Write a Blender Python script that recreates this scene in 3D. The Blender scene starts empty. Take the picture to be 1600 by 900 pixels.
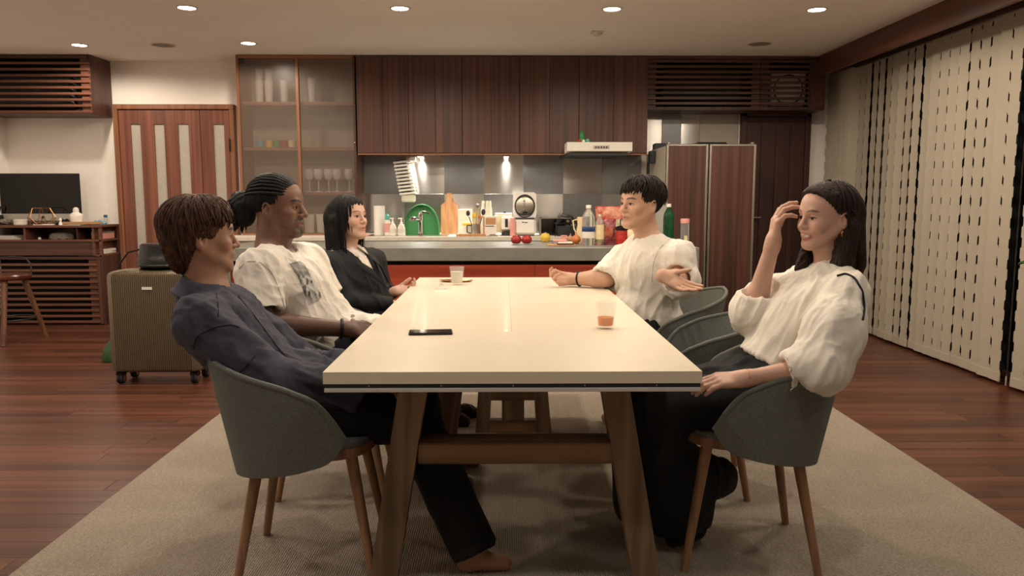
import bpy, math, random
import numpy as np
from mathutils import Vector, Matrix
random.seed(7); rng = np.random.default_rng(11)
SC = bpy.context.scene
COL = SC.collection
PI = math.pi
def V(*a): return Vector(a if len(a) > 1 else a[0])
def R(d): return math.radians(d)

# ------------------------------------------------------------------ camera
FPX = 1217.0; CAMZ = 1.18; PITCH = 6.7; YAW = -0.706
cd = bpy.data.cameras.new('camera'); cam = bpy.data.objects.new('camera', cd); COL.objects.link(cam)
cam.location = (0, 0, CAMZ); cam.rotation_euler = (R(90 - PITCH), 0, R(YAW))
cd.sensor_width = 36; cd.lens = FPX / 1600 * 36; cd.clip_start = .05; cd.clip_end = 60
SC.camera = cam
_CR = cam.rotation_euler.to_matrix()
def P(px, py, d):
    """point seen at photo pixel (px,py) that stands at depth y = d"""
    v = _CR @ Vector(((px - 800) / FPX, (450 - py) / FPX, -1))
    return Vector((v.x / v.y * d, d, CAMZ + v.z / v.y * d))
def PZ(px, py, z):
    """point seen at photo pixel (px,py) that stands at height z"""
    v = _CR @ Vector(((px - 800) / FPX, (450 - py) / FPX, -1))
    t = (z - CAMZ) / v.z
    return Vector((v.x * t, v.y * t, z))
def X(px, d, z=1.18):
    lo, hi = -9., 9.
    inv = _CR.transposed()
    q0 = inv @ Vector((0, d, z - CAMZ)); q1 = inv @ Vector((1, d, z - CAMZ))
    # x_px = 800 + f*qx/-qz, linear fractional in x
    k = (px - 800) / FPX
    ax, bx_ = q0.x, q1.x - q0.x; az, bz = -q0.z, -(q1.z - q0.z)
    return (k * az - ax) / (bx_ - k * bz)

# ------------------------------------------------------------------ world, view
w = bpy.data.worlds.new('night'); SC.world = w; w.use_nodes = True
w.node_tree.nodes['Background'].inputs[0].default_value = (.010, .013, .020, 1)
w.node_tree.nodes['Background'].inputs[1].default_value = 1.0
SC.view_settings.view_transform = 'Standard'; SC.view_settings.look = 'None'
SC.view_settings.gamma = 1; SC.view_settings.use_curve_mapping = False
SC.view_settings.exposure = 0.0
LAMP_W = 11.0                      # watts of one ceiling downlight
LAMP_COL = (1.0, .85, .68)

# ------------------------------------------------------------------ room measures
CEIL = 2.434; YB = 7.52; YF = 7.15; XL = -4.68; XR = 3.34; YN = -2.2
TT = .722; TX0, TX1, TY0, TY1 = -.472, .527, 2.01, 4.42

# ------------------------------------------------------------------ materials
def s2l(c):
    return tuple((x / 12.92 if x <= .04045 else ((x + .055) / 1.055) ** 2.4) for x in c)
def rgb(r, g, b): return s2l((r / 255, g / 255, b / 255)) + (1,)
MATS = {}
def mat(name, col, rough=.5, metal=0., var=.12, scale=20., bump=0., bscale=120., stretch=None, spec=.5,
        trans=0., ior=1.45, coat=0., emit=None, estr=0., sheen=0., rvar=0., sss=0., col2=None, alpha=1., rand=0., aniso=None):
    m = bpy.data.materials.new(name); m.use_nodes = True
    nt = m.node_tree; n = nt.nodes; L = nt.links; b = n['Principled BSDF']
    b.inputs['Roughness'].default_value = rough; b.inputs['Metallic'].default_value = metal
    b.inputs['Specular IOR Level'].default_value = spec; b.inputs['IOR'].default_value = ior
    b.inputs['Transmission Weight'].default_value = trans; b.inputs['Coat Weight'].default_value = coat
    b.inputs['Sheen Weight'].default_value = sheen; b.inputs['Alpha'].default_value = alpha
    if sss: b.inputs['Subsurface Weight'].default_value = sss; b.inputs['Subsurface Radius'].default_value = (.012, .005, .003); b.inputs['Subsurface Scale'].default_value = 1.0
    tc = n.new('ShaderNodeTexCoord'); mp = n.new('ShaderNodeMapping'); L.new(tc.outputs['Object'], mp.inputs[0])
    if stretch: mp.inputs['Scale'].default_value = stretch
    nz = n.new('ShaderNodeTexNoise'); nz.inputs['Scale'].default_value = scale; nz.inputs['Detail'].default_value = 5
    L.new(mp.outputs[0], nz.inputs['Vector'])
    cr = n.new('ShaderNodeValToRGB'); L.new(nz.outputs['Fac'], cr.inputs[0])
    c = np.array(col[:3]); c2 = np.array(col2[:3]) if col2 is not None else c * (1 + var)
    c1 = c if col2 is not None else c * (1 - var)
    cr.color_ramp.elements[0].position = .34; cr.color_ramp.elements[1].position = .66
    cr.color_ramp.elements[0].color = (*c1, 1); cr.color_ramp.elements[1].color = (*np.clip(c2, 0, 1), 1)
    out = cr.outputs[0]
    if rand:
        oi = n.new('ShaderNodeObjectInfo'); hs = n.new('ShaderNodeHueSaturation')
        mr = n.new('ShaderNodeMapRange'); mr.inputs[3].default_value = 1 - rand; mr.inputs[4].default_value = 1 + rand
        L.new(oi.outputs['Random'], mr.inputs[0]); L.new(mr.outputs[0], hs.inputs['Value']); L.new(out, hs.inputs['Color']); out = hs.outputs[0]
        va = n.new('ShaderNodeVectorMath'); va.operation = 'ADD'; sc_ = n.new('ShaderNodeVectorMath'); sc_.operation = 'SCALE'
        cb = n.new('ShaderNodeCombineXYZ'); L.new(oi.outputs['Random'], cb.inputs[0]); L.new(oi.outputs['Random'], cb.inputs[1]); L.new(oi.outputs['Random'], cb.inputs[2])
        L.new(cb.outputs[0], sc_.inputs[0]); sc_.inputs['Scale'].default_value = 37.
        L.new(mp.outputs[0], va.inputs[0]); L.new(sc_.outputs[0], va.inputs[1]); L.new(va.outputs[0], nz.inputs['Vector'])
    L.new(out, b.inputs['Base Color'])
    if rvar:
        mr = n.new('ShaderNodeMapRange'); mr.inputs[3].default_value = max(0, rough - rvar); mr.inputs[4].default_value = rough + rvar
        L.new(nz.outputs['Fac'], mr.inputs[0]); L.new(mr.outputs[0], b.inputs['Roughness'])
    if bump:
        n2 = n.new('ShaderNodeTexNoise'); n2.inputs['Scale'].default_value = bscale; n2.inputs['Detail'].default_value = 3
        L.new(mp.outputs[0], n2.inputs['Vector'])
        bp = n.new('ShaderNodeBump'); bp.inputs['Strength'].default_value = bump; bp.inputs['Distance'].default_value = .01
        L.new(n2.outputs['Fac'], bp.inputs['Height']); L.new(bp.outputs[0], b.inputs['Normal'])
    if emit: b.inputs['Emission Color'].default_value = (*emit[:3], 1); b.inputs['Emission Strength'].default_value = estr
    if aniso is not None:
        b.inputs['Anisotropic'].default_value = .85; b.inputs['Anisotropic Rotation'].default_value = aniso
        tg = n.new('ShaderNodeTangent'); tg.direction_type = 'RADIAL'; tg.axis = 'Z'; L.new(tg.outputs[0], b.inputs['Tangent'])
    MATS[name] = m; return m
def wood(name, dark, light, axis='z', rough=.4, fine=70., rand=.0, coat=.0, bands=9.):
    m = mat(name, dark, rough=rough, col2=light, scale=1., rand=rand, coat=coat)
    n = m.node_tree.nodes
    mp = n['Mapping']; s = {'x': (1.2, fine, fine), 'y': (fine, 1.2, fine), 'z': (fine, fine, 1.2)}[axis]
    mp.inputs['Scale'].default_value = s
    nz = n['Noise Texture']; nz.inputs['Scale'].default_value = .55; nz.inputs['Detail'].default_value = 6; nz.inputs['Distortion'].default_value = .4
    L = m.node_tree.links
    bp = n.new('ShaderNodeBump'); bp.inputs['Strength'].default_value = .12; bp.inputs['Distance'].default_value = .002
    L.new(nz.outputs['Fac'], bp.inputs['Height']); L.new(bp.outputs[0], n['Principled BSDF'].inputs['Normal'])
    return m

mat('plaster', rgb(250, 244, 236), .9, var=.02, scale=3, bump=.06, bscale=200)
mat('ceiling', rgb(246, 240, 232), .95, var=.02, scale=2)
wood('floorwood', rgb(72, 40, 29), rgb(104, 63, 45), 'x', rough=.36, fine=38, rand=.22)
wood('cabwood', rgb(66, 42, 35), rgb(98, 63, 51), 'z', rough=.42, fine=60, rand=.10)
wood('cabwood_x', rgb(66, 42, 35), rgb(98, 63, 51), 'x', rough=.42, fine=60, rand=.10)
wood('slatwood', rgb(94, 58, 45), rgb(126, 80, 60), 'x', rough=.45, fine=60, rand=.12)
wood('slatwood_y', rgb(78, 48, 37), rgb(102, 64, 49), 'y', rough=.45, fine=60)
wood('doorwood', rgb(104, 62, 48), rgb(136, 85, 66), 'z', rough=.42, fine=50, rand=.10)
wood('darkdoor', rgb(56, 34, 29), rgb(78, 50, 42), 'z', rough=.45, fine=50, rand=.06)
wood('framewood', rgb(122, 80, 54), rgb(154, 104, 74), 'z', rough=.45, fine=50)
wood('framewood_x', rgb(132, 90, 62), rgb(164, 114, 82), 'x', rough=.45, fine=50)
wood('redpanel', rgb(140, 50, 32), rgb(176, 74, 48), 'x', rough=.45, fine=30)
wood('legwood', rgb(100, 80, 60), rgb(152, 124, 96), 'z', rough=.55, fine=34)
wood('legwood_x', rgb(84, 62, 42), rgb(168, 130, 94), 'x', rough=.55, fine=16)
wood('chairwood', rgb(128, 94, 68), rgb(164, 124, 92), 'z', rough=.45, fine=60)
wood('boardwood', rgb(196, 138, 92), rgb(222, 168, 122), 'z', rough=.55, fine=60)
wood('stoolwood', rgb(92, 60, 42), rgb(126, 86, 62), 'z', rough=.45, fine=60)
wood('stoolseat', rgb(74, 38, 26), rgb(104, 58, 40), 'x', rough=.3, fine=40)
mat('concrete', rgb(130, 129, 121), .38, var=.10, scale=9, bump=.04, bscale=60)
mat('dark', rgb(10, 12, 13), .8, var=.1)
mat('darkgrey', rgb(46, 48, 48), .6, var=.1)
mat('black', rgb(16, 17, 18), .35, var=.1)
mat('blackgloss', rgb(8, 9, 11), .08, var=.1)
mat('rubber', rgb(26, 26, 27), .7)
mat('white', rgb(238, 234, 226), .4, var=.02)
mat('whitepaint', rgb(226, 222, 212), .5, var=.03)
mat('offwhite', rgb(214, 206, 190), .55, var=.05)
mat('cream', rgb(232, 214, 170), .5, var=.06)
mat('tabletop', rgb(240, 228, 204), .28, var=.012, scale=4, coat=.1)
mat('tableedge', rgb(214, 210, 200), .45, var=.02)
mat('tableband', rgb(52, 58, 66), .5, var=.06)
mat('steel_h', rgb(196, 193, 188), .20, metal=1, var=.05, scale=1., stretch=(2, 2, 220), aniso=.25)
mat('steel_v', rgb(150, 151, 152), .42, metal=1, var=.05, scale=1., stretch=(220, 2, 2), aniso=0.)
mat('steel', rgb(200, 198, 192), .22, metal=1, var=.05)
mat('chrome', rgb(225, 225, 225), .08, metal=1, var=.02)
mat('aluminium', rgb(182, 176, 164), .35, metal=1, var=.03)
mat('brass', rgb(190, 140, 92), .3, metal=1, var=.05)
mat('fridge_side', rgb(172, 164, 150), .5, var=.02)
mat('frosted', rgb(182, 175, 164), .62, var=.03, alpha=1.)
mat('glass', (.86, .88, .84, 1), .04, var=0., alpha=.12)
mat('greenglass', rgb(30, 110, 70), .05, trans=.7, var=.05)
mat('pet', rgb(236, 240, 240), .06, trans=.85, ior=1.2, var=.02)
mat('amber', rgb(226, 128, 26), .15, trans=.0, ior=1.33, var=.05)
mat('water', rgb(240, 236, 222), .1, trans=.35, ior=1.2, var=.03)
mat('felt', rgb(110, 113, 107), .95, var=.22, scale=260, bump=.25, bscale=500, sheen=.0)
mat('gold_shell', rgb(116, 104, 83), .40, metal=.30, var=.04)
mat('leather', rgb(34, 34, 35), .30, var=.2, bump=.2, bscale=60)
mat('fabric_blind', rgb(170, 160, 143), .9, var=.03, scale=300, bump=.05, bscale=500)
mat('red', rgb(176, 46, 36), .35, var=.25, scale=30)
mat('appleskin', rgb(158, 40, 36), .3, var=.25, scale=14, stretch=(1, 1, 6))
mat('green', rgb(60, 150, 84), .45, var=.08)
mat('greenplastic', rgb(74, 148, 92), .3, var=.04, trans=.0)
mat('teal', rgb(90, 180, 165), .4, var=.04)
mat('yellow', rgb(226, 188, 70), .5, var=.08)
mat('orange', rgb(196, 120, 64), .4, var=.12, scale=12, stretch=(8, 8, 1))
mat('pink', rgb(226, 158, 150), .5, var=.05)
mat('blue', rgb(60, 88, 140), .4, var=.06)
mat('skyblue', rgb(110, 170, 190), .4, var=.06)
mat('kraft', rgb(186, 140, 96), .7, var=.05)
mat('paper', rgb(226, 220, 208), .8, var=.03)
mat('leafgreen', rgb(52, 84, 44), .5, var=.2)
mat('greyknit', rgb(126, 118, 110), .9, var=.25, scale=60)
mat('stone', rgb(140, 134, 122), .8, var=.35, scale=40)
mat('lamp_glow', (1, .9, .75, 1), .5, emit=(1, .86, .66), estr=22.)
mat('lampring', rgb(215, 205, 190), .5, var=.02)

# the glass doors of the tall cabinet: semi clear, ribbed
m = mat('cabglass', rgb(128, 114, 104), .30, var=.03, alpha=.30)

# rug: beige loop weave with flecks
m = mat('rug', rgb(160, 147, 124), .98, var=.0, scale=1.); n = m.node_tree.nodes; L = m.node_tree.links
nz = n['Noise Texture']; nz.inputs['Scale'].default_value = 130.; nz.inputs['Detail'].default_value = 6
cr = n['Color Ramp']
cr.color_ramp.elements[0].position = .30; cr.color_ramp.elements[0].color = rgb(150, 138, 123)
cr.color_ramp.elements[1].position = .62; cr.color_ramp.elements[1].color = rgb(182, 170, 153)
wv = n.new('ShaderNodeTexWave'); wv.inputs['Scale'].default_value = 42; wv.inputs['Distortion'].default_value = 3.; wv.inputs['Detail'].default_value = 2; wv.inputs['Detail Scale'].default_value = 6
L.new(n['Mapping'].outputs[0], wv.inputs['Vector'])
ad = n.new('ShaderNodeMath'); ad.operation = 'ADD'; L.new(wv.outputs['Fac'], ad.inputs[0]); L.new(nz.outputs['Fac'], ad.inputs[1])
bp = n.new('ShaderNodeBump'); bp.inputs['Strength'].default_value = .7; bp.inputs['Distance'].default_value = .006
L.new(ad.outputs[0], bp.inputs['Height']); L.new(bp.outputs[0], n['Principled BSDF'].inputs['Normal'])

# ------------------------------------------------------------------ mesh building
class MB:
    def __init__(s): s.v = []; s.f = []; s.m = []
    def add(s, vs, fs, mi=0):
        o = len(s.v); s.v += [tuple(x) for x in vs]; s.f += [tuple(i + o for i in f) for f in fs]; s.m += [mi] * len(fs); return s
    def box(s, x0, x1, y0, y1, z0, z1, b=0., mi=0, M=None):
        if x0 > x1: x0, x1 = x1, x0
        if y0 > y1: y0, y1 = y1, y0
        if z0 > z1: z0, z1 = z1, z0
        b = min(b, (x1 - x0) * .49, (y1 - y0) * .49, (z1 - z0) * .49)
        if b <= 0:
            vs = [(x, y, z) for z in (z0, z1) for y in (y0, y1) for x in (x0, x1)]
            fs = [(0, 2, 3, 1), (4, 5, 7, 6), (0, 1, 5, 4), (2, 6, 7, 3), (0, 4, 6, 2), (1, 3, 7, 5)]
        else:
            vs = []; idx = {}
            lo = (x0, y0, z0); hi = (x1, y1, z1)
            for c in range(8):
                sg = [(c >> a) & 1 for a in range(3)]
                for a in range(3):
                    p = []
                    for q in range(3):
                        base = hi[q] if sg[q] else lo[q]
                        p.append(base if q == a else (base - b if sg[q] else base + b))
                    idx[(c, a)] = len(vs); vs.append(p)
            fs = []
            def quad(*k): fs.append(tuple(idx[i] for i in k))
            for a in range(3):
                u, v_ = (a + 1) % 3, (a + 2) % 3
                for sg in (0, 1):
                    cs = [(sg << a) | (i << u) | (j << v_) for i, j in ((0, 0), (1, 0), (1, 1), (0, 1))]
                    if not sg: cs.reverse()
                    quad(*[(c, a) for c in cs])
            for a in range(3):
                u, v_ = (a + 1) % 3, (a + 2) % 3
                for i in (0, 1):
                    for j in (0, 1):
                        c0 = (i << u) | (j << v_); c1 = c0 | (1 << a)
                        q = [(c0, u), (c1, u), (c1, v_), (c0, v_)]
                        if i == j: q.reverse()
                        quad(*q)
            for c in range(8):
                t = [(c, 0), (c, 1), (c, 2)]
                if bin(c).count('1') % 2 == 0: t.reverse()
                quad(*t)
        if M is not None: vs = [M @ Vector(p) for p in vs]
        return s.add(vs, fs, mi)
    def lathe(s, prof, n=20, c=(0, 0, 0), mi=0, M=None, sx=1., sy=1.):
        vs = []; fs = []; k = len(prof)
        for i in range(n):
            a = 2 * PI * i / n
            for r, z in prof: vs.append(Vector((c[0] + r * math.cos(a) * sx, c[1] + r * math.sin(a) * sy, c[2] + z)))
        for i in range(n):
            j = (i + 1) % n
            for q in range(k - 1): fs.append((i * k + q, j * k + q, j * k + q + 1, i * k + q + 1))
        if prof[0][0] > 1e-6: fs.append(tuple(i * k for i in reversed(range(n))))
        if prof[-1][0] > 1e-6: fs.append(tuple(i * k + k - 1 for i in range(n)))
        if M is not None: vs = [M @ p for p in vs]
        return s.add(vs, fs, mi)
    def tube(s, pts, r, n=8, mi=0, cap=True):
        pts = [Vector(p) for p in pts]; m = len(pts)
        rs = r if isinstance(r, (list, tuple)) else [r] * m
        vs = []; fs = []; up = None
        for i, p in enumerate(pts):
            t = (pts[min(i + 1, m - 1)] - pts[max(i - 1, 0)])
            if t.length < 1e-9: t = Vector((0, 0, 1))
            t.normalize()
            if up is None: up = Vector((0, 0, 1)) if abs(t.z) < .9 else Vector((1, 0, 0))
            a = (up - t * up.dot(t)); a = a.normalized() if a.length > 1e-6 else t.orthogonal().normalized(); up = a
            b = t.cross(a)
            for k in range(n):
                an = 2 * PI * k / n; vs.append(p + (a * math.cos(an) + b * math.sin(an)) * rs[i])
        for i in range(m - 1):
            for k in range(n):
                l = (k + 1) % n; fs.append((i * n + k, i * n + l, (i + 1) * n + l, (i + 1) * n + k))
        if cap: fs.append(tuple(reversed(range(n)))); fs.append(tuple((m - 1) * n + k for k in range(n)))
        return s.add(vs, fs, mi)
    def prism(s, poly, t0, t1, axis='y', mi=0, M=None):
        """poly of 2d points extruded along axis: y -> (x,z), x -> (y,z), z -> (x,y)"""
        def mk(p, t): return Vector({'y': (p[0], t, p[1]), 'x': (t, p[0], p[1]), 'z': (p[0], p[1], t)}[axis])
        n = len(poly); vs = [mk(p, t0) for p in poly] + [mk(p, t1) for p in poly]
        fs = [tuple(range(n)), tuple(reversed(range(n, 2 * n)))] + [(i, i + n, (i + 1) % n + n, (i + 1) % n) for i in range(n)]
        if M is not None: vs = [M @ p for p in vs]
        return s.add(vs, fs, mi)
    def ball(s, c, r, n=14, k=9, mi=0, M=None):
        if not isinstance(r, (tuple, list)): r = (r, r, r)
        prof = [(math.sin(PI * i / k), -math.cos(PI * i / k)) for i in range(k + 1)]
        prof[0] = (0, -1); prof[-1] = (0, 1)
        vs = []; fs = []
        for i in range(n):
            a = 2 * PI * i / n
            for q, z in prof: vs.append(Vector((c[0] + r[0] * q * math.cos(a), c[1] + r[1] * q * math.sin(a), c[2] + r[2] * z)))
        kk = k + 1
        for i in range(n):
            j = (i + 1) % n
            for q in range(k): fs.append((i * kk + q, j * kk + q, j * kk + q + 1, i * kk + q + 1))
        if M is not None: vs = [M @ p for p in vs]
        return s.add(vs, fs, mi)
    def grid(s, fn, nu, nv, mi=0):
        vs = [fn(i / nu, j / nv) for i in range(nu + 1) for j in range(nv + 1)]
        fs = [(i * (nv + 1) + j, (i + 1) * (nv + 1) + j, (i + 1) * (nv + 1) + j + 1, i * (nv + 1) + j + 1) for i in range(nu) for j in range(nv)]
        return s.add(vs, fs, mi)
    def mesh(s, name, mats, smooth=35):
        me = bpy.data.meshes.new(name); me.from_pydata(s.v, [], s.f)
        for mm in mats: me.materials.append(MATS[mm])
        if len(mats) > 1:
            for p, i in zip(me.polygons, s.m): p.material_index = i
        bmn = __import__('bmesh').new(); bmn.from_mesh(me)
        __import__('bmesh').ops.remove_doubles(bmn, verts=bmn.verts, dist=1e-5)
        __import__('bmesh').ops.recalc_face_normals(bmn, faces=bmn.faces); bmn.to_mesh(me); bmn.free()
        if smooth:
            me.polygons.foreach_set('use_smooth', [True] * len(me.polygons)); me.set_sharp_from_angle(angle=R(smooth))
        return me
def obj(name, mb, mats, parent=None, smooth=35):
    if isinstance(mats, str): mats = (mats,)
    me = mb.mesh(name, mats, smooth) if isinstance(mb, MB) else mb
    o = bpy.data.objects.new(name, me); COL.objects.link(o)
    if parent is not None: o.parent = parent
    return o
def tag(o, label, cat, group=None, kind=None):
    if label: o['label'] = label
    if cat: o['category'] = cat
    if group: o['group'] = group
    if kind: o['kind'] = kind
    return o
def thing(name, loc, label, cat, group=None, rz=0.):
    o = bpy.data.objects.new(name, None); COL.objects.link(o); o.location = loc; o.rotation_euler = (0, 0, rz); o.empty_display_size = .1
    return tag(o, label, cat, group)
def struct(name, mb, mats, parent=None, smooth=35):
    o = obj(name, mb, mats, parent, smooth); o['kind'] = 'structure'; return o
def one(name, mb, mats, loc, label, cat, group=None, rz=0., smooth=35):
    o = obj(name, mb, mats, None, smooth); o.location = loc; o.rotation_euler = (0, 0, rz); return tag(o, label, cat, group)
def link_copy(o, parent):
    c = o.copy(); COL.objects.link(c); c.parent = parent; return c
def copy_tree(o, parent=None):
    c = o.copy(); COL.objects.link(c)
    if parent is not None: c.parent = parent
    for ch in list(o.children): copy_tree(ch, c)
    return c
def rotM(fwd, up=(0, 0, 1)):
    """matrix whose columns are right, forward, up"""
    f = Vector(fwd).normalized(); r = f.cross(Vector(up)).normalized(); u = r.cross(f)
    return Matrix((r, f, u)).transposed()
# ================================================================== the room shell
fl = struct('floor', MB().box(XL, XR, YN, YB, -.06, -.012), 'dark')
PW = .118; lens_ = (1.5, 1.8, 1.2); pm = {}
for Lp in lens_ + (.9, .6):
    pm[Lp] = MB().box(0, Lp - .0012, 0, PW - .0012, -.012, 0, .0012).mesh('plank', ('floorwood',), 0)
def planks(par):
    y = 1.40; row = 0
    while y + PW <= YB + .02:
        x = XL - random.uniform(0, 1.2)
        k = row
        while x < XR - .05:
            Lp = random.choice(lens_)
            if x + Lp > XL + .02:
                # rows hidden under the rug need no boards in the middle
                if not (y + PW < 4.55 and x > -1.45 and x + Lp < 1.75):
                    x0 = max(x, XL); x1 = min(x + Lp, XR)
                    o = bpy.data.objects.new('plank', pm[Lp]); COL.objects.link(o); o.parent = par
                    o.location = (x0, y, 0); o.scale.x = (x1 - x0) / Lp
            x += Lp
        y += PW; row += 1
planks(fl)
f2 = MB().box(XL, XR, YN, 1.40, -.012, 0)
struct('floor_near', f2, 'floorwood')
struct('ceiling', MB().box(XL - .1, XR + .2, YN - .1, YB + .1, CEIL, CEIL + .1), 'ceiling')
struct('wall_back', MB().box(XL - .1, XR + .2, YB, YB + .1, 0, CEIL), 'plaster')
struct('wall_left', MB().box(XL - .1, XL, YN, YB, 0, CEIL), 'plaster')
struct('wall_front', MB().box(XL - .1, XR + .2, YN - .1, YN, 0, CEIL), 'plaster')
# right side: wide night window behind the blind
wr = struct('window_1', MB().box(XR, XR + .02, YN, YB, 0, CEIL), 'blackgloss')
for yy in (-2.1, .2, 2.6, 5.0, 7.42):
    obj('window_frame', MB().box(XR - .04, XR, yy - .03, yy + .03, 0, CEIL), 'darkgrey', wr)
struct('trim_1', MB().box(XR - .06, XR, YN, YB, 0, .05, .004), 'cabwood_x')

# pelmet box over the blind
VX = 2.845; VZ = 2.255
tr = struct('trim_2', MB().box(VX, VX + .03, YN, YF, VZ, CEIL, .002), 'slatwood_y')
obj('soffit', MB().box(VX + .03, XR - .06, YN, YF, CEIL - .03, CEIL - .001), 'slatwood_y', tr)
obj('track', MB().box(3.10, 3.15, YN, YB - .02, 2.30, 2.335), 'aluminium', tr)

# vertical blind: every slat a fabric strip with notched edges
bl = thing('vertical_blind', (3.125, 4.0, 0), 'floor-length cream vertical blind of notched fabric slats along the right side', 'blind')
def slat_mesh(wd, phase):
    b = MB(); z0, z1 = .035, 2.31; per = .127; rows = []
    z = z0
    ks = int((z1 - z0) / per) + 1
    lv = []
    for k in range(ks):
        base = z0 + k * per + phase * per
        for dz, nn in ((0., 0), (.06, 0), (.066, 1), (.118, 1), (.1265, 0)):
            zz = base + dz
            if z0 < zz < z1: lv.append((zz, nn))
    lv = [(z0, 0)] + lv + [(z1, 0)]
    vs = []; fs = []
    for zz, nn in lv:
        h = wd / 2 - (.0088 if nn else 0)
        bow = .004
        vs += [(bow * 0, -h, zz), (bow, -h * .4, zz), (bow, h * .4, zz), (0, h, zz)]
    for i in range(len(lv) - 1):
        for j in range(3): fs.append((i * 4 + j, i * 4 + j + 1, i * 4 + j + 5, i * 4 + j + 4))
    b.add(vs, fs)
    # weight pocket hem
    b.box(-.003, .005, -wd / 2, wd / 2, z0 - .012, z0 + .045, .001)
    return b.mesh('slat', ('fabric_blind',), 40)
sm = [slat_mesh(.108, p) for p in (.0, .12, .05)]
y = .4; i = 0; rs = random.Random(5)
while y < 6.92:
    o = bpy.data.objects.new('slat', sm[i % 3]); COL.objects.link(o); o.parent = bl
    o.location = (rs.uniform(-.008, .008), y - 4.0, 0)
    o.rotation_euler = (0, 0, R(rs.choice((-4, -1, 1, 2, 4, 5, 7)) + rs.uniform(-1, 1)))
    if 4.62 < y < 4.75: o.rotation_euler = (0, 0, R(-38))
    y += .111 + rs.choice((0, 0, .003, .006)); i += 1
while y < 7.45:          # bunched slats at the far end
    o = bpy.data.objects.new('slat', sm[i % 3]); COL.objects.link(o); o.parent = bl
    o.location = (-.015 + rs.uniform(-.01, .01), y - 4.0, 0); o.rotation_euler = (0, 0, R(38 + rs.uniform(-5, 5))); y += .052; i += 1

# ------------------------------------------------------------------ ceiling fittings
def downlight(x, y, label, wmul=1., colr=LAMP_COL):
    t = thing('downlight', (x, y, CEIL), label, 'downlight', 'recessed ceiling downlights')
    b = MB().lathe([(.054, -.0005), (.058, -.006), (.068, -.006), (.070, 0.)], 28); obj('ring', b, 'lampring', t)
    obj('lens', MB().lathe([(0, -.004), (.055, -.004), (.055, -.001)], 28), 'lamp_glow', t)
    ld = bpy.data.lights.new('downlight_beam', 'SPOT'); ld.energy = LAMP_W * wmul * 4; ld.color = colr
    ld.spot_size = R(172); ld.spot_blend = .35; ld.shadow_soft_size = .045
    lo = bpy.data.objects.new('downlight_beam', ld); COL.objects.link(lo); lo.parent = t; lo.location = (0, 0, -.02)
    return t
names = ['above the wooden double door side, first of the front row', 'second of the front row, over the glass cabinet side', 'third of the front row, over the range hood side', 'fourth of the front row, nearest the blind']
for px, nm in zip((296, 626, 956, 1277), names):
    p = PZ(px, 14, CEIL); downlight(p.x, 5.41, 'lit round ceiling downlight ' + nm)
p = PZ(388, 67, CEIL); downlight(p.x, p.y, 'lit round ceiling downlight just in front of the glass cabinet', wmul=.75)
p = PZ(124, 70, CEIL); downlight(p.x, p.y, 'lit round ceiling downlight over the desk, in front of the louvred box', wmul=.9)
# rows continue out of view over the table; camera row is added whiter fill
for yy, wm in ((4.15, 1.0), (2.9, .72), (1.2, .30)):
    for k, xx in enumerate((-3.5, -2.10, -.69, .73, 2.12)):
        downlight(xx, yy, 'ceiling downlight above the frame %s %s' % ({4.15: 'over the far table half', 2.9: 'over the near table half', 1.2: 'added as fill over the camera'}[yy], ('by the left wall', 'left of the rug', 'over the left table edge', 'over the right table edge', 'by the blind')[k]), wmul=wm, colr=LAMP_COL if yy > 2 else (1., .97, .93))
for px, py, nm in ((255, 70, 'left, near the louvred box'), (1187, 68, 'right, near the louvred cabinet')):
    p = PZ(px, py, CEIL)
    t = thing('ceiling_speaker', (p.x, p.y, CEIL), 'flat round grey ceiling speaker on the ' + nm, 'speaker', 'flush round ceiling discs')
    obj('rim', MB().lathe([(.085, 0), (.088, -.006), (.098, -.006), (.1, 0)], 28), 'lampring', t)
    obj('grille', MB().lathe([(0, -.004), (.086, -.004), (.086, 0)], 28), 'stone', t)
p = PZ(933, 50, CEIL)
t = thing('smoke_detector', (p.x, p.y, CEIL), 'small pale square smoke detector on the ceiling', 'detector')
obj('base', MB().box(-.05, .05, -.05, .05, -.008, 0, .003), 'offwhite', t)
obj('cap', MB().lathe([(0, -.03), (.025, -.028), (.038, -.008), (.038, 0)], 20), 'offwhite', t)

# ------------------------------------------------------------------ left: double door
dx0, dx1 = X(185, YB - .03, 1.3), X(372, YB - .03, 1.3)
DH = 1.99
d1 = struct('door_1', MB().box(dx0, dx0 + .045, YB - .07, YB, 0, DH, .003).box(dx1 - .045, dx1, YB - .07, YB, 0, DH, .003).box(dx0, dx1, YB - .07, YB, DH, DH + .045, .003), 'framewood')
mid = X(318, YB - .03, 1.3)
def leaf(x0, x1, slots, par):
    lf = obj('door_leaf', MB().box(x0, x1, YB - .030, YB - .015, .01, DH - .005), 'doorwood', par)
    ztop = P(250, 194, YB - .05).z; zb = .25
    xs = [x0] + [q for s in slots for q in s] + [x1]
    for i in range(0, len(xs), 2):
        obj('stile', MB().box(xs[i], xs[i + 1], YB - .05, YB - .030, .01, DH - .005, .002), 'doorwood', lf)
    for a, b_ in slots:
        obj('glass_slot', MB().box(a, b_, YB - .036, YB - .031, zb, ztop), 'frosted', lf)
        obj('rail', MB().box(a, b_, YB - .049, YB - .031, ztop, DH - .005, .001), 'doorwood', lf)
        obj('rail', MB().box(a, b_, YB - .049, YB - .031, .01, zb, .001), 'doorwood', lf)
    return lf
xs = lambda q: X(q, YB - .05, 1.4)
l1 = leaf(dx0 + .047, mid - .002, [(xs(208), xs(223)), (xs(244), xs(260)), (xs(281), xs(298))], d1)
l2 = leaf(mid + .002, dx1 - .047, [(xs(336), xs(353))], d1)
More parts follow.
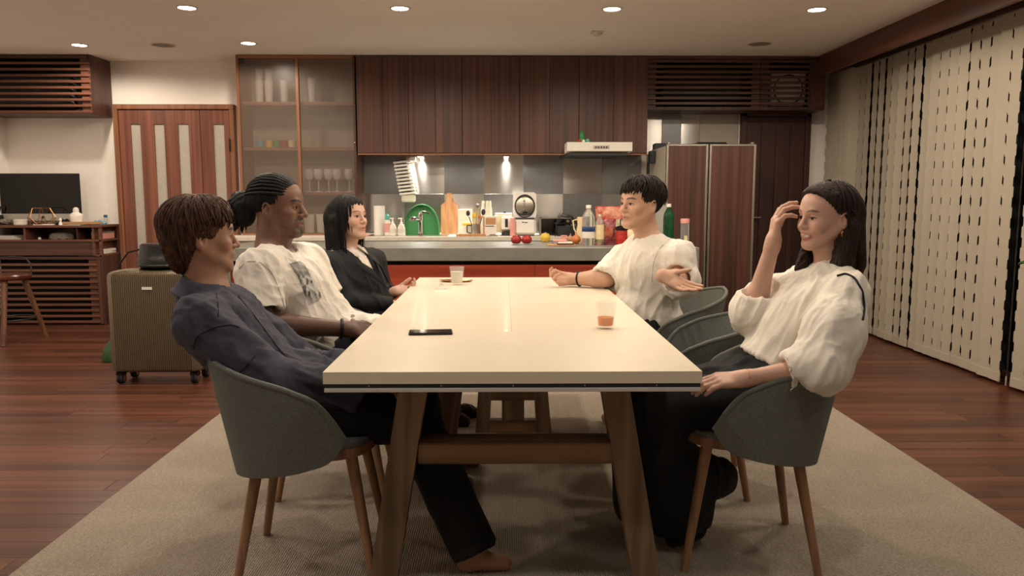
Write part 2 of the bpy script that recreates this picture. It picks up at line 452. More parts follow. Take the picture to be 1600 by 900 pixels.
obj('hinge', MB().box(dx1 - .052, dx1 - .040, YB - .085, YB - .07, 1.60, 1.72, .002), 'black', l2)
obj('door_handle', MB().tube([(mid - .05, YB - .05, .95), (mid - .05, YB - .09, .95), (mid - .05, YB - .09, 1.15), (mid - .05, YB - .05, 1.15)], .009), 'aluminium', l1)

# right: dark door
ex0, ex1 = X(1155, YB - .03, 1.4), X(1262, YB - .03, 1.4)
d2 = struct('door_2', MB().box(ex0, ex0 + .05, YB - .07, YB, 0, 1.97, .003).box(ex1 - .05, ex1, YB - .07, YB, 0, 1.97, .003).box(ex0, ex1, YB - .07, YB, 1.93, 1.97, .003), 'darkdoor')
lf = obj('door_leaf', MB().box(ex0 + .052, ex1 - .052, YB - .045, YB - .02, .01, 1.925), 'darkdoor', d2)
w_ = (ex1 - ex0 - .104)
for k in range(4):
    a = ex0 + .052 + w_ * k / 4
    obj('board', MB().box(a + .002, a + w_ / 4 - .002, YB - .055, YB - .045, .12, 1.86, .002), 'darkdoor', lf)
obj('door_handle', MB().tube([(ex0 + .1, YB - .05, .98), (ex0 + .1, YB - .1, .98), (ex0 + .2, YB - .1, .98)], .009), 'aluminium', lf)

# ------------------------------------------------------------------ louvred boxes
def louvre(par, x0, x1, y, z0, z1, n, th=.017, mt='slatwood', tilt=0.):
    for k in range(n):
        z = z0 + (z1 - z0) * (k + .5) / n
        obj('slat', MB().box(x0, x1, y, y + .022, z - th / 2, z + th / 2, .002), mt, par)
# upper left air conditioning box
AX1 = X(143, YF, 2.1); AZ0 = 1.912
t = thing('louvred_wall_box', (AX1, YF, AZ0), 'dark wooden box with open louvre slats high on the wall above the desk', 'wall box')
ox = -AX1; 
def rel(b, root): return b
def child(name, mb, mats, par, smooth=35):
    """mesh given in world coordinates, parented to an unrotated empty"""
    o = obj(name, mb, mats, par, smooth); q = par; off = Vector((0, 0, 0))
    while q is not None: off += Vector(q.location); q = q.parent
    o.location = -off
    return o
child('side_panel', MB().box(AX1 - .02, AX1, YF + .005, YB, AZ0, CEIL - .002, .002), 'cabwood', t)
child('bottom_panel', MB().box(XL + .002, AX1 - .02, YF + .005, YB, AZ0, AZ0 + .03, .002), 'cabwood_x', t)
child('back_panel', MB().box(XL + .002, AX1 - .02, YF + .15, YF + .16, AZ0 + .03, CEIL - .004), 'dark', t)
child('stile', MB().box(AX1 - .10, AX1 - .021, YF + .024, YF + .04, AZ0 + .03, CEIL - .004, .002), 'slatwood', t)
child('top_rail', MB().box(XL + .002, AX1 - .02, YF, YF + .03, CEIL - .035, CEIL - .004, .002), 'cabwood_x', t)
for k in range(9):
    z = AZ0 + .022 + k * (CEIL - .06 - AZ0 - .022) / 8.3
    child('slat', MB().box(XL + .003, AX1 - .004, YF, YF + .022, z - .0105, z + .0105, .002), 'slatwood', t)
# air conditioner behind those slats
child('air_conditioner', MB().box(-4.60, -3.86, YF + .05, YF + .149, AZ0 + .06, AZ0 + .36, .02), ('darkgrey',), t)

# upper right louvred cabinet, two bays
BX0, BX1 = X(1013, YF, 2.2), X(1290, YF, 2.2); BM = X(1189, YF, 2.2); BZ0 = 1.985
t = thing('louvred_wall_cabinet', (BX0, YF, BZ0), 'wide dark wooden louvred cabinet above the fridge, two bays of slats', 'wall cabinet')
child('bottom_panel', MB().box(BX0, BX1, YF + .004, YB, BZ0 - .03, BZ0, .002), 'darkdoor', t)
child('side_panel', MB().box(BX1 - .02, BX1, YF + .03, YB, BZ0, CEIL - .004, .002), 'cabwood', t)
child('back_panel', MB().box(BX0, BX1 - .02, YF + .2, YF + .21, BZ0, CEIL - .004), 'dark', t)
for a, b_ in ((BX0, BX0 + .075), (BM - .075, BM - .002), (BM + .002, BM + .075)):
    child('stile', MB().box(a, b_, YF + .023, YF + .045, BZ0, CEIL - .004, .002), 'cabwood', t)
child('stile', MB().box(BX1 - .15, BX1, YF, YF + .029, BZ0, CEIL - .0305, .002), 'cabwood', t)
for a, b_ in ((BX0, BM - .002), (BM + .002, BX1 - .151)):
    for k in range(9):
        z = BZ0 + .03 + k * (CEIL - .03 - BZ0 - .03) / 8.4
        child('slat', MB().box(a, b_, YF, YF + .022, z - .012, z + .012, .002), 'cabwood_x', t)
    child('top_rail', MB().box(a, b_, YF, YF + .03, CEIL - .03, CEIL - .004, .002), 'cabwood_x', t)
child('air_conditioner', MB().box(BX0 + .13, BX0 + .86, YF + .06, YF + .195, BZ0 + .04, BZ0 + .36, .02), ('darkgrey',), t)
cx = X(1231, YF + .1, 2.1)
t = thing('ventilation_fan', (cx, YF + .07, 2.0), 'white square ventilation fan with a round ring behind the louvre slats', 'fan')
obj('housing', MB().box(-.17, .15, 0, .1, 0, .30, .01), 'whitepaint', t)
obj('ring', MB().tube([(.13 * math.cos(a) - .01, -.006, .145 + .13 * math.sin(a)) for a in np.linspace(0, 2 * PI, 33)], .006, 6), 'darkgrey', t)


# ------------------------------------------------------------------ kitchen wall cabinets (one unit per pair of doors)
CX0 = X(557, YF, 2.0); CX1 = X(1013, YF, 2.0); CZ0 = 1.568
edges = [CX0] + [X(q, YF, 2.0) for q in (638, 722, 812, 905)] + [CX1 - .002]
place = ['next to the glass cabinet', 'over the sink', 'over the open rice cooker', 'left of the range hood', 'behind the range hood']
for k in range(5):
    a, b_ = edges[k] + .001, edges[k + 1] - .001
    t = thing('wall_cabinet', (a, YF, CZ0), 'tall dark walnut wall cabinet ' + place[k], 'wall cabinet', 'kitchen wall cabinets')
    child('body', MB().box(a, b_, YF + .02, YB - .012, CZ0, CEIL - .004), 'cabwood', t)
    nd = 2
    for j in range(nd):
        u0 = a + (b_ - a) * j / nd; u1 = a + (b_ - a) * (j + 1) / nd
        child('door', MB().box(u0 + .0012, u1 - .0012, YF, YF + .019, CZ0 + .004, CEIL - .008, .0012), 'cabwood', t)
    child('light_rail', MB().box(a, b_, YF + .002, YF + .02, CZ0 - .014, CZ0 - .001, .002), 'framewood_x', t)

# under cabinet lamps
for px, nm in ((656, 'over the green drainer'), (791, 'left of the rice cooker')):
    xx = X(px, YB - .1, 1.56)
    t = thing('undercabinet_lamp', (xx, YB - .10, CZ0), 'small bright lamp under the wall cabinets ' + nm, 'lamp', 'lamps under the wall cabinets')
    obj('housing', MB().lathe([(.03, 0), (.03, -.014), (.024, -.018)], 20), 'chrome', t)
    obj('lens', MB().lathe([(0, -.021), (.022, -.021), (.022, -.017)], 20), 'lamp_glow', t)
    ld = bpy.data.lights.new('undercabinet_beam', 'SPOT'); ld.energy = 42; ld.color = (1, .93, .82); ld.spot_size = R(150); ld.spot_blend = .6; ld.shadow_soft_size = .02
    lo = bpy.data.objects.new('undercabinet_beam', ld); COL.objects.link(lo); lo.parent = t; lo.location = (0, 0, -.03)

# ------------------------------------------------------------------ steel splashback tiles, alternating grain
sp = thing('splashback', (CX0, YB, .8), 'splashback of square brushed steel tiles in alternating grain behind the counter', 'splashback')
tx = [X(q, YB - .01, 1.4) for q in (569, 631, 694, 756, 818, 880, 941, 1002)]
tw = .383
tz = [.80, 1.205 - .36, 1.205, CZ0 + .2]
for i in range(len(tx) - 1):
    for j in range(3):
        st = 'steel_h' if (i + j) % 2 else 'steel_v'
        child('tile', MB().box(tx[i] + .001, tx[i + 1] - .001, YB - .010, YB - .001, tz[j] + .001, min(tz[j + 1], CZ0) - .001, .001), st, sp)
# steel tiles above the fridge
sp2 = thing('splashback', (BX0, YB, 1.6), 'steel tiles and pale panel on the wall above the fridge', 'splashback')
bx = [X(q, YB - .01, 1.8) for q in (1011, 1034, 1064, 1093, 1154)]
for i in range(4):
    child('tile', MB().box(bx[i] + .001, bx[i + 1] - .001, YB - .010, YB - .001, 1.30, BZ0 - .035, .001), ('steel_h', 'steel_v', 'steel_h', 'fridge_side')[i], sp2)
# ================================================================== tall glass-door cabinet
GX0, GX1 = X(372, YF, 1.8), X(556, YF, 1.8); GM = X(466, YF, 1.8); GZ0 = .80
t = thing('display_cabinet', (GX0, YF, GZ0), 'tall wooden cabinet with two ribbed glass doors and shelves of tableware', 'cabinet')
child('side_panel', MB().box(GX0, GX0 + .022, YF, YB, GZ0, CEIL - .004, .002), 'framewood', t)
child('side_panel', MB().box(GX1 - .02, GX1, YF, YB, GZ0, CEIL - .004, .002), 'cabwood', t)
child('top_panel', MB().box(GX0 + .022, GX1 - .02, YF, YB, CEIL - .03, CEIL - .004, .002), 'framewood_x', t)
child('bottom_panel', MB().box(GX0 + .022, GX1 - .02, YF, YB, GZ0, GZ0 + .045, .002), 'framewood_x', t)
child('back_panel', MB().box(GX0 + .022, GX1 - .02, YB - .02, YB - .005, GZ0 + .045, CEIL - .03), 'fridge_side', t)
child('centre_post', MB().box(GM - .014, GM + .014, YF + .002, YF + .05, GZ0 + .045, CEIL - .03, .002), 'framewood', t)
shz = [P(480, q, YF + .05).z for q in (161, 232, 302)]
for z in shz: child('shelf', MB().box(GX0 + .024, GX1 - .022, YF + .06, YB - .02, z - .017, z + .012, .002), 'framewood_x', t)
for a, b_ in ((GX0 + .024, GM - .015), (GM + .015, GX1 - .022)):
    gd = child('glass_door', MB().box(a, b_, YF + .012, YF + .018, GZ0 + .047, CEIL - .032), 'cabglass', t)
child('hinge', MB().box(GX0 + .026, GX0 + .07, YF + .002, YF + .012, CEIL - .075, CEIL - .035, .002), 'darkgrey', t)
child('handle', MB().ball((GX1 - .01, YF - .006, 1.66), .008), 'brass', t)
# cabinet contents
def tumbler(r=.032, h=.10, t_=.003): return [(0, 0), (r * .82, 0), (r, h), (r - t_, h), (r * .82 - t_, .006), (0, .006)]
def wine(r=.035, h=.16): return [(0, 0), (r * .9, 0), (r * .85, .004), (.005, .012), (.005, h * .5), (r * .6, h * .55), (r, h * .75), (r * .85, h), (r * .8, h), (r * .93, h * .75), (.01, h * .56), (0, h * .56)]
mat('cabglassware', rgb(236, 230, 222), .25, var=.03, alpha=.75)
def glassware(px, sh, kind, r, h, lab, m='cabglassware', dy=.16):
    z = shz[sh] + .012 if sh < 3 else GZ0 + .046
    p = X(px, YF + dy, z)
    return one(kind, MB().lathe(tumbler(r, h) if kind != 'wine_glass' else wine(r, h), 16), m, (p, YF + dy, z), lab, 'glass' if kind != 'cup' else 'cup', 'tableware in the glass cabinet')
for px, nm in ((406, 'leftmost'), (421, 'second'), (445, 'third')):
    glassware(px, 0, 'tall_glass', .04, .20, 'clear tall glass on the top shelf of the glass cabinet, ' + nm)
for px, nm in ((406, 'left'), (421, 'right')):
    p = X(px, YF + .16, 2.1)
    one('tall_glass', MB().lathe(tumbler(.036, .10), 16), 'cabglassware', (p, YF + .16, shz[0] + .2125), 'clear glass stacked on top of the %s tall glass, top shelf' % nm, 'glass', 'tableware in the glass cabinet')
glassware(488, 0, 'carafe', .05, .22, 'clear flared glass carafe on the top right shelf of the cabinet')
for px, m_, nm in ((407, 'skyblue', 'light blue'), (421, 'yellow', 'yellow'), (433, 'green', 'green'), (444, 'red', 'red'), (457, 'cream', 'cream')):
    glassware(px, 1, 'cup', .036, .066, 'small %s cup on the second shelf of the glass cabinet' % nm, m_)
for px, nm in ((402, 'left'), (420, 'right')):
    glassware(px, 2, 'tall_glass', .036, .13, '%s of two glasses on the left third shelf of the cabinet' % nm)
for px, nm in ((484, 'first'), (498, 'second'), (514, 'third'), (527, 'fourth'), (546, 'fifth')):
    glassware(px, 2, 'wine_glass', .045, .21, '%s stemmed glass from the left on the right third shelf' % nm)
for px, nm in ((484, 'left'), (503, 'right')):
    glassware(px, 3, 'cup', .05, .17, '%s white stack of cups on the lowest cabinet shelf' % nm, 'white')

# ================================================================== wall counter with sink
WX0, WX1 = X(335, 6.9, .83), X(1012, 6.9, .83); WZ = .83; WY = 6.86
t = thing('wall_counter', (WX0, WY, 0), 'long pale counter with sink along the back kitchen wall', 'counter')
child('worktop', MB().box(WX0, GX0 + .02, WY, YB - .012, WZ - .04, WZ - .03).box(GX1 - .02, WX1, WY, YB - .012, WZ - .04, WZ, .004).box(WX0, GX1 - .02, WY, YF - .003, WZ - .04, WZ, .004), 'offwhite', t)
child('base', MB().box(WX0, WX1, WY + .02, YB - .012, .08, WZ - .042), 'fridge_side', t)
child('plinth', MB().box(WX0 + .02, WX1 - .02, WY + .08, YB - .012, .0, .08), 'dark', t)
child('sink_rim', MB().box(X(575, 7.0, .83), X(700, 7.0, .83), WY + .05, WY + .35, WZ, WZ + .004, .002), 'steel', t)

# ================================================================== kitchen island
IY0, IY1 = 5.66, 6.46; IZ = .81; IX0, IX1 = X(338, IY0, .8), X(1093, IY0, .8)
t = thing('kitchen_island', (IX0, IY0, 0), 'concrete-topped kitchen island with waterfall ends and red wood front', 'island')
IB = P(800, 408, IY0).z; IG = P(800, 414, IY0 + .02).z
child('worktop', MB().box(IX0, IX1, IY0, IY1, IB, IZ, .004), 'concrete', t)
child('end_panel', MB().box(IX0, IX0 + .09, IY0, IY1, 0, IB - .001, .003), 'concrete', t)
child('end_panel', MB().box(IX1 - .09, IX1, IY0, IY1, 0, IB - .001, .003), 'concrete', t)
child('shade_strip', MB().box(IX0 + .092, IX1 - .092, IY0 + .05, IY0 + .06, IG, IB - .001), 'dark', t)  # dark strip stands in for the shade under the slab
w_ = (IX1 - IX0 - .184) / 6
for k in range(6):
    a = IX0 + .092 + w_ * k
    child('front_panel', MB().box(a + .001, a + w_ - .001, IY0 + .02, IY0 + .04, .02, IG, .001), 'redpanel', t)
child('core', MB().box(IX0 + .092, IX1 - .092, IY0 + .07, IY1 - .02, .0, IB - .001), 'dark', t)

# ================================================================== fridge with wood panelled doors
FX0, FX1 = X(1040, 6.55, 1.1), X(1179, 6.55, 1.1); FY = 6.55; FZ = P(1110, 225, FY).z
t = thing('refrigerator', (FX0, FY, 0), 'tall refrigerator with two dark wood panel doors in aluminium frames', 'refrigerator')
child('body', MB().box(FX0, FX1, FY + .05, 7.30, .02, FZ - .012, .004), 'fridge_side', t)
fm = (FX0 + FX1) / 2 - .02
for a, b_ in ((FX0, fm - .006), (fm + .006, FX1)):
    d = child('door', MB().box(a + .018, b_ - .018, FY + .006, FY + .048, .07, FZ - .018), 'cabwood', t)
    off = Vector(d.location)
    for q in (MB().box(a, a + .018, FY, FY + .048, .05, FZ, .003), MB().box(b_ - .018, b_, FY, FY + .048, .05, FZ, .003),
              MB().box(a + .018, b_ - .018, FY, FY + .048, FZ - .018, FZ, .003), MB().box(a + .018, b_ - .018, FY, FY + .048, .05, .07, .003)):
        f = obj('door_frame', q, 'aluminium', d)
for q in (FX0 + .02, FX1 - .03):
    child('top_hinge', MB().box(q - .012, q + .012, FY + .01, FY + .06, FZ, FZ + .018, .003), 'aluminium', t)
child('side_handle_mark', MB().box(FX0 - .002, FX0 + .001, 6.86, 6.875, 1.12, 1.31), 'black', t)
# things on and at the fridge
one('tray', MB().box(-.13, .13, -.12, .12, 0, .035, .01).box(-.12, .12, -.11, .11, .035, .037), 'black', (X(1108, 6.8, FZ), 6.82, FZ - .011), 'flat black tray lying on top of the refrigerator', 'tray')
t = thing('wall_socket_box', (FX0 - .002, 7.06, FZ - .13), 'small dark box on the refrigerator side near the wall', 'box')
obj('body', MB().box(-.05, 0, -.05, .05, -.01, .10, .006), 'darkgrey', t); obj('cover', MB().box(-.054, -.05, -.03, .03, .01, .08, .002), 'black', t)
one('storage_box', MB().box(-.06, .05, -.05, .05, 0, .05, .004).box(-.05, .04, -.04, .04, .05, .055), 'darkgrey', (X(1033, 7.1, FZ), 7.15, FZ - .011), 'small grey box standing at the back of the refrigerator top', 'box')

# ================================================================== range hood
HX0, HX1 = X(886, 6.86, 1.6), X(988, 6.86, 1.6); HY = 6.86
z0, z1 = P(930, 236, HY).z, P(930, 222, HY).z
t = thing('range_hood', (HX0, HY, z0), 'slim white range hood with a row of buttons under the wall cabinets', 'range hood')
child('front', MB().prism([(HY, z0), (HY, z1), (YF - .002, z1), (YF - .002, z0 - .01), (HY + .06, z0 - .01)], HX0, HX1, 'x'), 'whitepaint', t)
child('filter', MB().prism([(HX0 + .03, HY + .03), (HX1 - .03, HY + .03), (HX1 - .12, YB - .03), (HX0 - .02, YB - .03)], z0 - .035, z0 - .012, 'z'), 'darkgrey', t)
bp_ = child('button_panel', MB().box(X(927, HY, z0), X(952, HY, z0), HY - .004, HY, z0 + .018, z0 + .047, .001), 'aluminium', t)
for k in range(5):
    xx = X(931 + k * 4.2, HY, z0); obj('button', MB().box(xx - .007, xx + .007, HY - .008, HY - .004, z0 + .026, z0 + .039, .001), 'darkgrey', bp_)
t = thing('figurine', (X(909, 6.98, z1), 6.98, z1), 'little red and green holiday figurine standing on the range hood', 'figurine')
obj('tree', MB().lathe([(.034, 0), (.03, .01), (.016, .05), (.026, .05), (.012, .085), (.018, .085), (0, .115)], 10), 'green', t)
obj('ornament', MB().ball((-.028, -.03, .018), .016), 'red', t)
obj('ornament', MB().ball((.012, -.04, .014), .014), 'white', t)
obj('ornament', MB().ball((.05, -.01, .018), (.018, .018, .02)), 'teal', t)

# ================================================================== things on the wall counter
def cx_(px, d=7.1, z=.83): return X(px, d, z)
D0 = 7.05
def H(px, py0, py1, d): return P(px, py0, d).z - P(px, py1, d).z
# paper towel roll
one('paper_towel_roll', MB().lathe([(.012, 0), (.05, 0), (.051, .006), (.051, .262), (.048, .266), (.014, .266), (.012, .255)], 24), 'white', (cx_(592), D0 + .1, WZ), 'white upright paper towel roll by the cabinet end', 'paper roll')
# bottles at the sink
t = thing('detergent_bottle', (cx_(607), D0, WZ), 'slim lilac detergent bottle with a teal cap', 'bottle')
obj('body', MB().lathe([(0, 0), (.028, 0), (.03, .01), (.028, .13), (.014, .15)], 16), 'paper', t); obj('label', MB().lathe([(.0305, .03), (.0305, .11)], 16), 'pink', t)
obj('cap', MB().lathe([(.02, .14), (.022, .15), (.021, .18), (.01, .19), (.009, .2), (0, .2)], 14), 'teal', t)
for px, nm in ((615, 'left'), (628.5, 'right')):
    t = thing('soap_dispenser', (cx_(px), D0, WZ), 'pale pump soap dispenser, %s one of two beside the green drainer' % nm, 'soap dispenser', 'pump soap dispensers by the sink')
    obj('body', MB().lathe([(0, 0), (.034, 0), (.036, .008), (.034, .07), (.022, .10), (.012, .105)], 18), 'paper', t)
    obj('label', MB().lathe([(.0362, .022), (.0357, .06)], 18), 'offwhite', t)
    obj('pump', MB().lathe([(.012, .105), (.014, .12), (.006, .122), (.006, .15)], 12).box(-.03, .012, -.008, .008, .148, .158, .003), 'white', t)
# green silicone drainer standing on edge
gx = cx_(657); gd = D0 + .18
t = thing('drainer', (gx, gd, WZ), 'translucent green arched drainer standing behind the tap', 'drainer')
gw = .158; gh = H(657, 323, 369, gd)
def arch(u, s=1.): 
    a = PI * u
    c, q = -math.cos(a), math.sin(a)
    return (gw * s * (abs(c) ** .8) * (1 if c > 0 else -1), (gh * s) * (q ** .75) * (1 - .08 * abs(c)))
pts = [arch(k / 24) for k in range(25)]
obj('bowl', MB().prism(pts, .03, .045, 'y'), 'greenplastic', t)
obj('rim', MB().tube([(x_, .02, z_ + .004) for x_, z_ in pts], .007, 8), 'greenplastic', t)
obj('wall', MB().grid(lambda u, v: (arch(u, 1 - .02 * v)[0], .02 + .10 * v - .10 + .04, arch(u, 1 - .02 * v)[1] + .002), 24, 3), 'greenplastic', t)
obj('rib', MB().box(-.012, .012, .018, .03, .0, gh - .01, .004), 'greenplastic', t)
# tap
t = thing('tap', (cx_(657, 6.98), 6.98, WZ), 'chrome single lever kitchen tap in front of the green drainer', 'tap')
obj('column', MB().lathe([(.03, 0), (.03, .008), (.018, .02), (.017, .13), (.022, .14), (.022, .19), (.018, .21), (0, .215)], 18), 'chrome', t)
obj('spout', MB().tube([(0, 0, .12), (-.01, -.03, .15), (-.06, -.07, .16), (-.07, -.085, .14)], [.016, .015, .016, .02], 10), 'chrome', t)
obj('lever', MB().tube([(0, 0, .205), (.03, -.01, .215), (.09, -.02, .20)], [.012, .009, .007], 8), 'chrome', t)
# hanging egg-carton like stack of white trays
hx = cx_(634, 7.36, 1.4)
t = thing('hanging_tray_stack', (hx, 7.36, 1.12), 'tall leaning stack of white plastic trays hung on the splashback', 'tray stack')
hz0 = P(636, 316, 7.36).z; hz1 = P(634, 250, 7.36).z; nT = 10
for k in range(nT):
    z = hz0 + .07 + (hz1 - hz0 - .07) * k / nT
    xo = -.014 * k / nT * 4.2 + .018
    M_ = Matrix.Translation((xo, 0, z - 1.12)) @ Matrix.Rotation(R(-6), 4, 'Y')
    tr_ = obj('tray', MB().box(-.075, .075, -.05, .06, 0, .022, .006, M=M_).box(-.06, .06, -.062, -.05, .004, .018, .003, M=M_), 'white', t)
    obj('gap', MB().box(-.055, .045, -.054, -.05, .024, .031, M=M_), 'black', t)
obj('tray_bottom', MB().box(-.06, .065, -.05, .055, hz0 - 1.12, hz0 - 1.12 + .068, .012, M=Matrix.Translation((.02, 0, 0))), 'offwhite', t)
obj('hook', MB().tube([(-.10, .10, hz1 - 1.12), (-.10, 0, hz1 - 1.11), (-.02, 0, hz1 - 1.105), (.04, 0, hz1 - 1.10)], .004, 6), 'steel', t)
obj('bracket', MB().box(.0, .09, .02, .13, hz1 - 1.13, hz1 - 1.085, .006), 'white', t)
# cutting board
bx_ = cx_(701.5, 7.3); bh = H(701, 301, 366, 7.3)
bw = .077
t = thing('cutting_board', (bx_, 7.32, WZ), 'pale wooden paddle cutting board leaning on the splashback', 'cutting board')
poly = [(-bw, .0), (bw, .0), (bw, bh * .70), (bw * .55, bh * .77), (bw * .30, bh * .80), (bw * .28, bh * .97), (bw * .2, bh), (-bw * .2, bh), (-bw * .28, bh * .97), (-bw * .30, bh * .80), (-bw * .55, bh * .77), (-bw, bh * .70)]
obj('board', MB().prism([(a, b_ + .002) for a, b_ in poly], 0, .018, 'y', M=Matrix.Rotation(R(-9), 4, 'X')), 'boardwood', t)
# white carton
one('carton', MB().box(-.065, .065, 0, .05, 0, H(727, 327, 366, 7.3), .003), 'paper', (cx_(726.5, 7.3), 7.3, WZ), 'tall white carton standing beside the cutting board', 'box')
# sugar jar with yellow lid
t = thing('jar', (cx_(730.5), D0 + .08, WZ), 'clear jar with a yellow lid left of the utensil pot', 'jar')
obj('body', MB().lathe([(0, 0), (.045, 0), (.048, .01), (.048, .085), (.042, .095)], 18), 'water', t)
obj('lid', MB().lathe([(.05, .092), (.05, .108), (.045, .112), (0, .112)], 18), 'yellow', t)
# utensil pot
t = thing('utensil_pot', (cx_(744), D0, WZ), 'steel utensil pot holding spoons and spatulas', 'utensil pot')
obj('pot', MB().lathe([(0, 0), (.046, 0), (.046, .105), (.043, .105), (.043, .006), (0, .006)], 20), 'steel', t)
obj('handle', MB().tube([(-.046, 0, .09), (-.08, 0, .09), (-.08, 0, .03), (-.046, 0, .02)], .006, 8), 'black', t)
for k, (dx, h_, m_, r_) in enumerate(((-.062, .20, 'darkgrey', .018), (.014, .27, 'steel', .018), (.06, .21, 'darkgrey', .02), (-.012, .18, 'yellow', .02), (.03, .17, 'orange', .016))):
    obj('utensil', MB().tube([(dx * .2, 0, .03), (dx, .01 * k - .02, h_ - .03)], .004, 6).ball((dx * 1.12, .01 * k - .02, h_), (r_, .006, r_ * 1.4), 10, 6), m_, t)
# tall bottles row and boxes
for k, (px, nm) in enumerate(((755, 'left'), (761, 'middle'), (765.5, 'right'))):
    one('glass_bottle', MB().lathe([(0, 0), (.022, 0), (.022, .22), (.014, .26), (.012, .31), (0, .31)], 12), 'water', (cx_(px, 7.3), 7.32, WZ), 'tall narrow glass bottle against the splashback, %s of three' % nm, 'bottle', 'three narrow bottles behind the tea box')
t = thing('tea_box', (cx_(767), D0 - .06, WZ), 'cream and brown printed tea box in front of the narrow bottles', 'box')
obj('carton', MB().box(-.055, .055, 0, .06, 0, .175, .002), 'paper', t)
obj('print', MB().box(-.045, .045, -.001, 0, .10, .16), 'kraft', t); obj('print', MB().box(-.05, .03, -.001, 0, .083, .09), 'darkgrey', t)
obj('side', MB().box(-.07, -.056, .005, .055, 0, .17, .001), 'kraft', t)
t = thing('coffee_maker', (cx_(787), D0 + .04, WZ), 'white coffee maker with a dark water window left of the rice cooker', 'coffee maker')
obj('body', MB().box(-.085, .085, -.01, .15, .03, .185, .012).box(-.02, .085, -.06, .0, .05, .17, .01), 'white', t)
obj('lid', MB().box(-.08, .08, -.005, .14, .185, .2, .006), 'whitepaint', t)
obj('knob', MB().ball((.01, .05, .205), .012), 'darkgrey', t)
obj('window', MB().box(.012, .038, -.063, -.060, .075, .15, .001), 'darkgrey', t)
obj('base', MB().box(-.02, .09, -.07, .13, 0, .03, .006), 'darkgrey', t)
obj('front_panel', MB().box(-.08, -.015, -.016, -.01, .035, .175, .002), 'cream', t)
one('pot_lid', MB().box(-.05, .05, -.03, .03, 0, .008, .003).ball((0, 0, .01), (.03, .02, .01)), 'chrome', (cx_(770), D0 - .13, WZ), 'shiny steel lid lying before the tea box', 'lid')
one('spice_shaker', MB().lathe([(0, 0), (.026, 0), (.027, .12), (.022, .15), (.02, .16), (0, .165)], 14), 'pink', (cx_(801), D0 - .06, WZ), 'pale pink shaker bottle right beside the rice cooker', 'bottle')
one('wooden_tray', MB().box(-.14, .12, -.06, .05, 0, .012, .004).box(-.14, .12, -.06, -.052, .012, .022, .002), 'boardwood', (cx_(739), 6.93, WZ), 'thin pale wooden tray at the counter edge below the utensil pot', 'tray')
# rice cooker with open lid
rx = cx_(820.5, 7.0); rd = 7.0
t = thing('rice_cooker', (rx, rd, WZ), 'white rice cooker with its lid standing open', 'rice cooker')
hb = H(820, 341, 367, rd); hl = H(820, 297, 339, rd)
obj('body', MB().box(-.098, .098, -.01, .22, .008, hb, .02), 'white', t)
obj('foot', MB().box(-.08, .08, 0, .2, 0, .008), 'darkgrey', t)
ld_ = obj('lid', MB().prism([(-.105, hb + .012), (.10, hb + .012), (.107, hb + .05), (.105, hb + hl - .02), (.085, hb + hl), (-.085, hb + hl), (-.105, hb + hl - .02), (-.108, hb + .05)], .12, .17, 'y'), 'white', t)
cz = hb + hl * .48
obj('inner_plate', MB().lathe([(0, .012), (.075, .012), (.086, .006), (.09, 0)], 28, M=Matrix.Translation((0, .119, cz)) @ Matrix.Rotation(R(90), 4, 'X')), 'aluminium', ld_)
obj('gasket', MB().tube([(.088 * math.cos(a), .114, cz + .1 * math.sin(a)) for a in np.linspace(0, 2 * PI, 25)], .006, 6), 'darkgrey', ld_)
for q in (-.03, .0, .03, .045): obj('valve', MB().ball((-.005, .104, cz + q), .009), 'chrome', ld_)
obj('valve', MB().box(-.02, .025, .1, .108, cz - .066, cz - .05, .003), 'black', ld_)
obj('logo', MB().box(-.028, -.008, -.0115, -.01, hb - .032, hb - .024).box(-.003, .02, -.0115, -.01, hb - .034, hb - .026), 'darkgrey', t)
obj('gap', MB().box(-.085, .085, .0, .2, hb, hb + .008), 'darkgrey', t)
# toaster oven
ox_ = cx_(866, 7.15); t = thing('toaster_oven', (ox_, 7.1, WZ), 'silver framed toaster oven with black glass front right of the rice cooker', 'toaster oven')
obj('body', MB().box(-.13, .15, .01, .28, .0, .155, .005), 'black', t)
for a in (MB().box(-.14, -.122, -.004, .02, 0, .165, .003), MB().box(-.14, .15, -.004, .02, .148, .165, .003)): obj('frame', a, 'aluminium', t)
obj('door_glass', MB().box(-.12, .09, .0, .01, .02, .145), 'blackgloss', t)
for k in range(3): obj('knob', MB().lathe([(0, .014), (.014, .014), (.016, 0)], 14, M=Matrix.Translation((.12, .008, .035 + .045 * k)) @ Matrix.Rotation(R(90), 4, 'X')), 'steel', t)
t = thing('wire_basket', (cx_(884, 6.95), 6.95, WZ), 'black wire dish basket with dark pans in front of the toaster oven', 'basket')
for k in range(9):
    a = PI * k / 8
    obj('wire', MB().tube([(-.095, -.05 + .012 * k, .0), (-.085, -.05 + .012 * k, .10), (-.03 - .02 * (k % 3), -.05 + .012 * k, .17 + .012 * (k % 4)), (.05, -.05 + .012 * k, .18 - .01 * (k % 3)), (.10, -.05 + .012 * k, .11), (.105, -.05 + .012 * k, .0)], .0022, 5), 'black', t)
obj('pan', MB().lathe([(0, 0), (.08, 0), (.088, .09), (.084, .09), (.076, .004), (0, .004)], 20), 'darkgrey', t)
obj('rim', MB().tube([(.1 * math.cos(a), .06 * math.sin(a), .115) for a in np.linspace(0, 2 * PI, 25)], .003, 6), 'black', t)

# ================================================================== things on the island
def ip(px, py): return PZ(px, py, IZ)
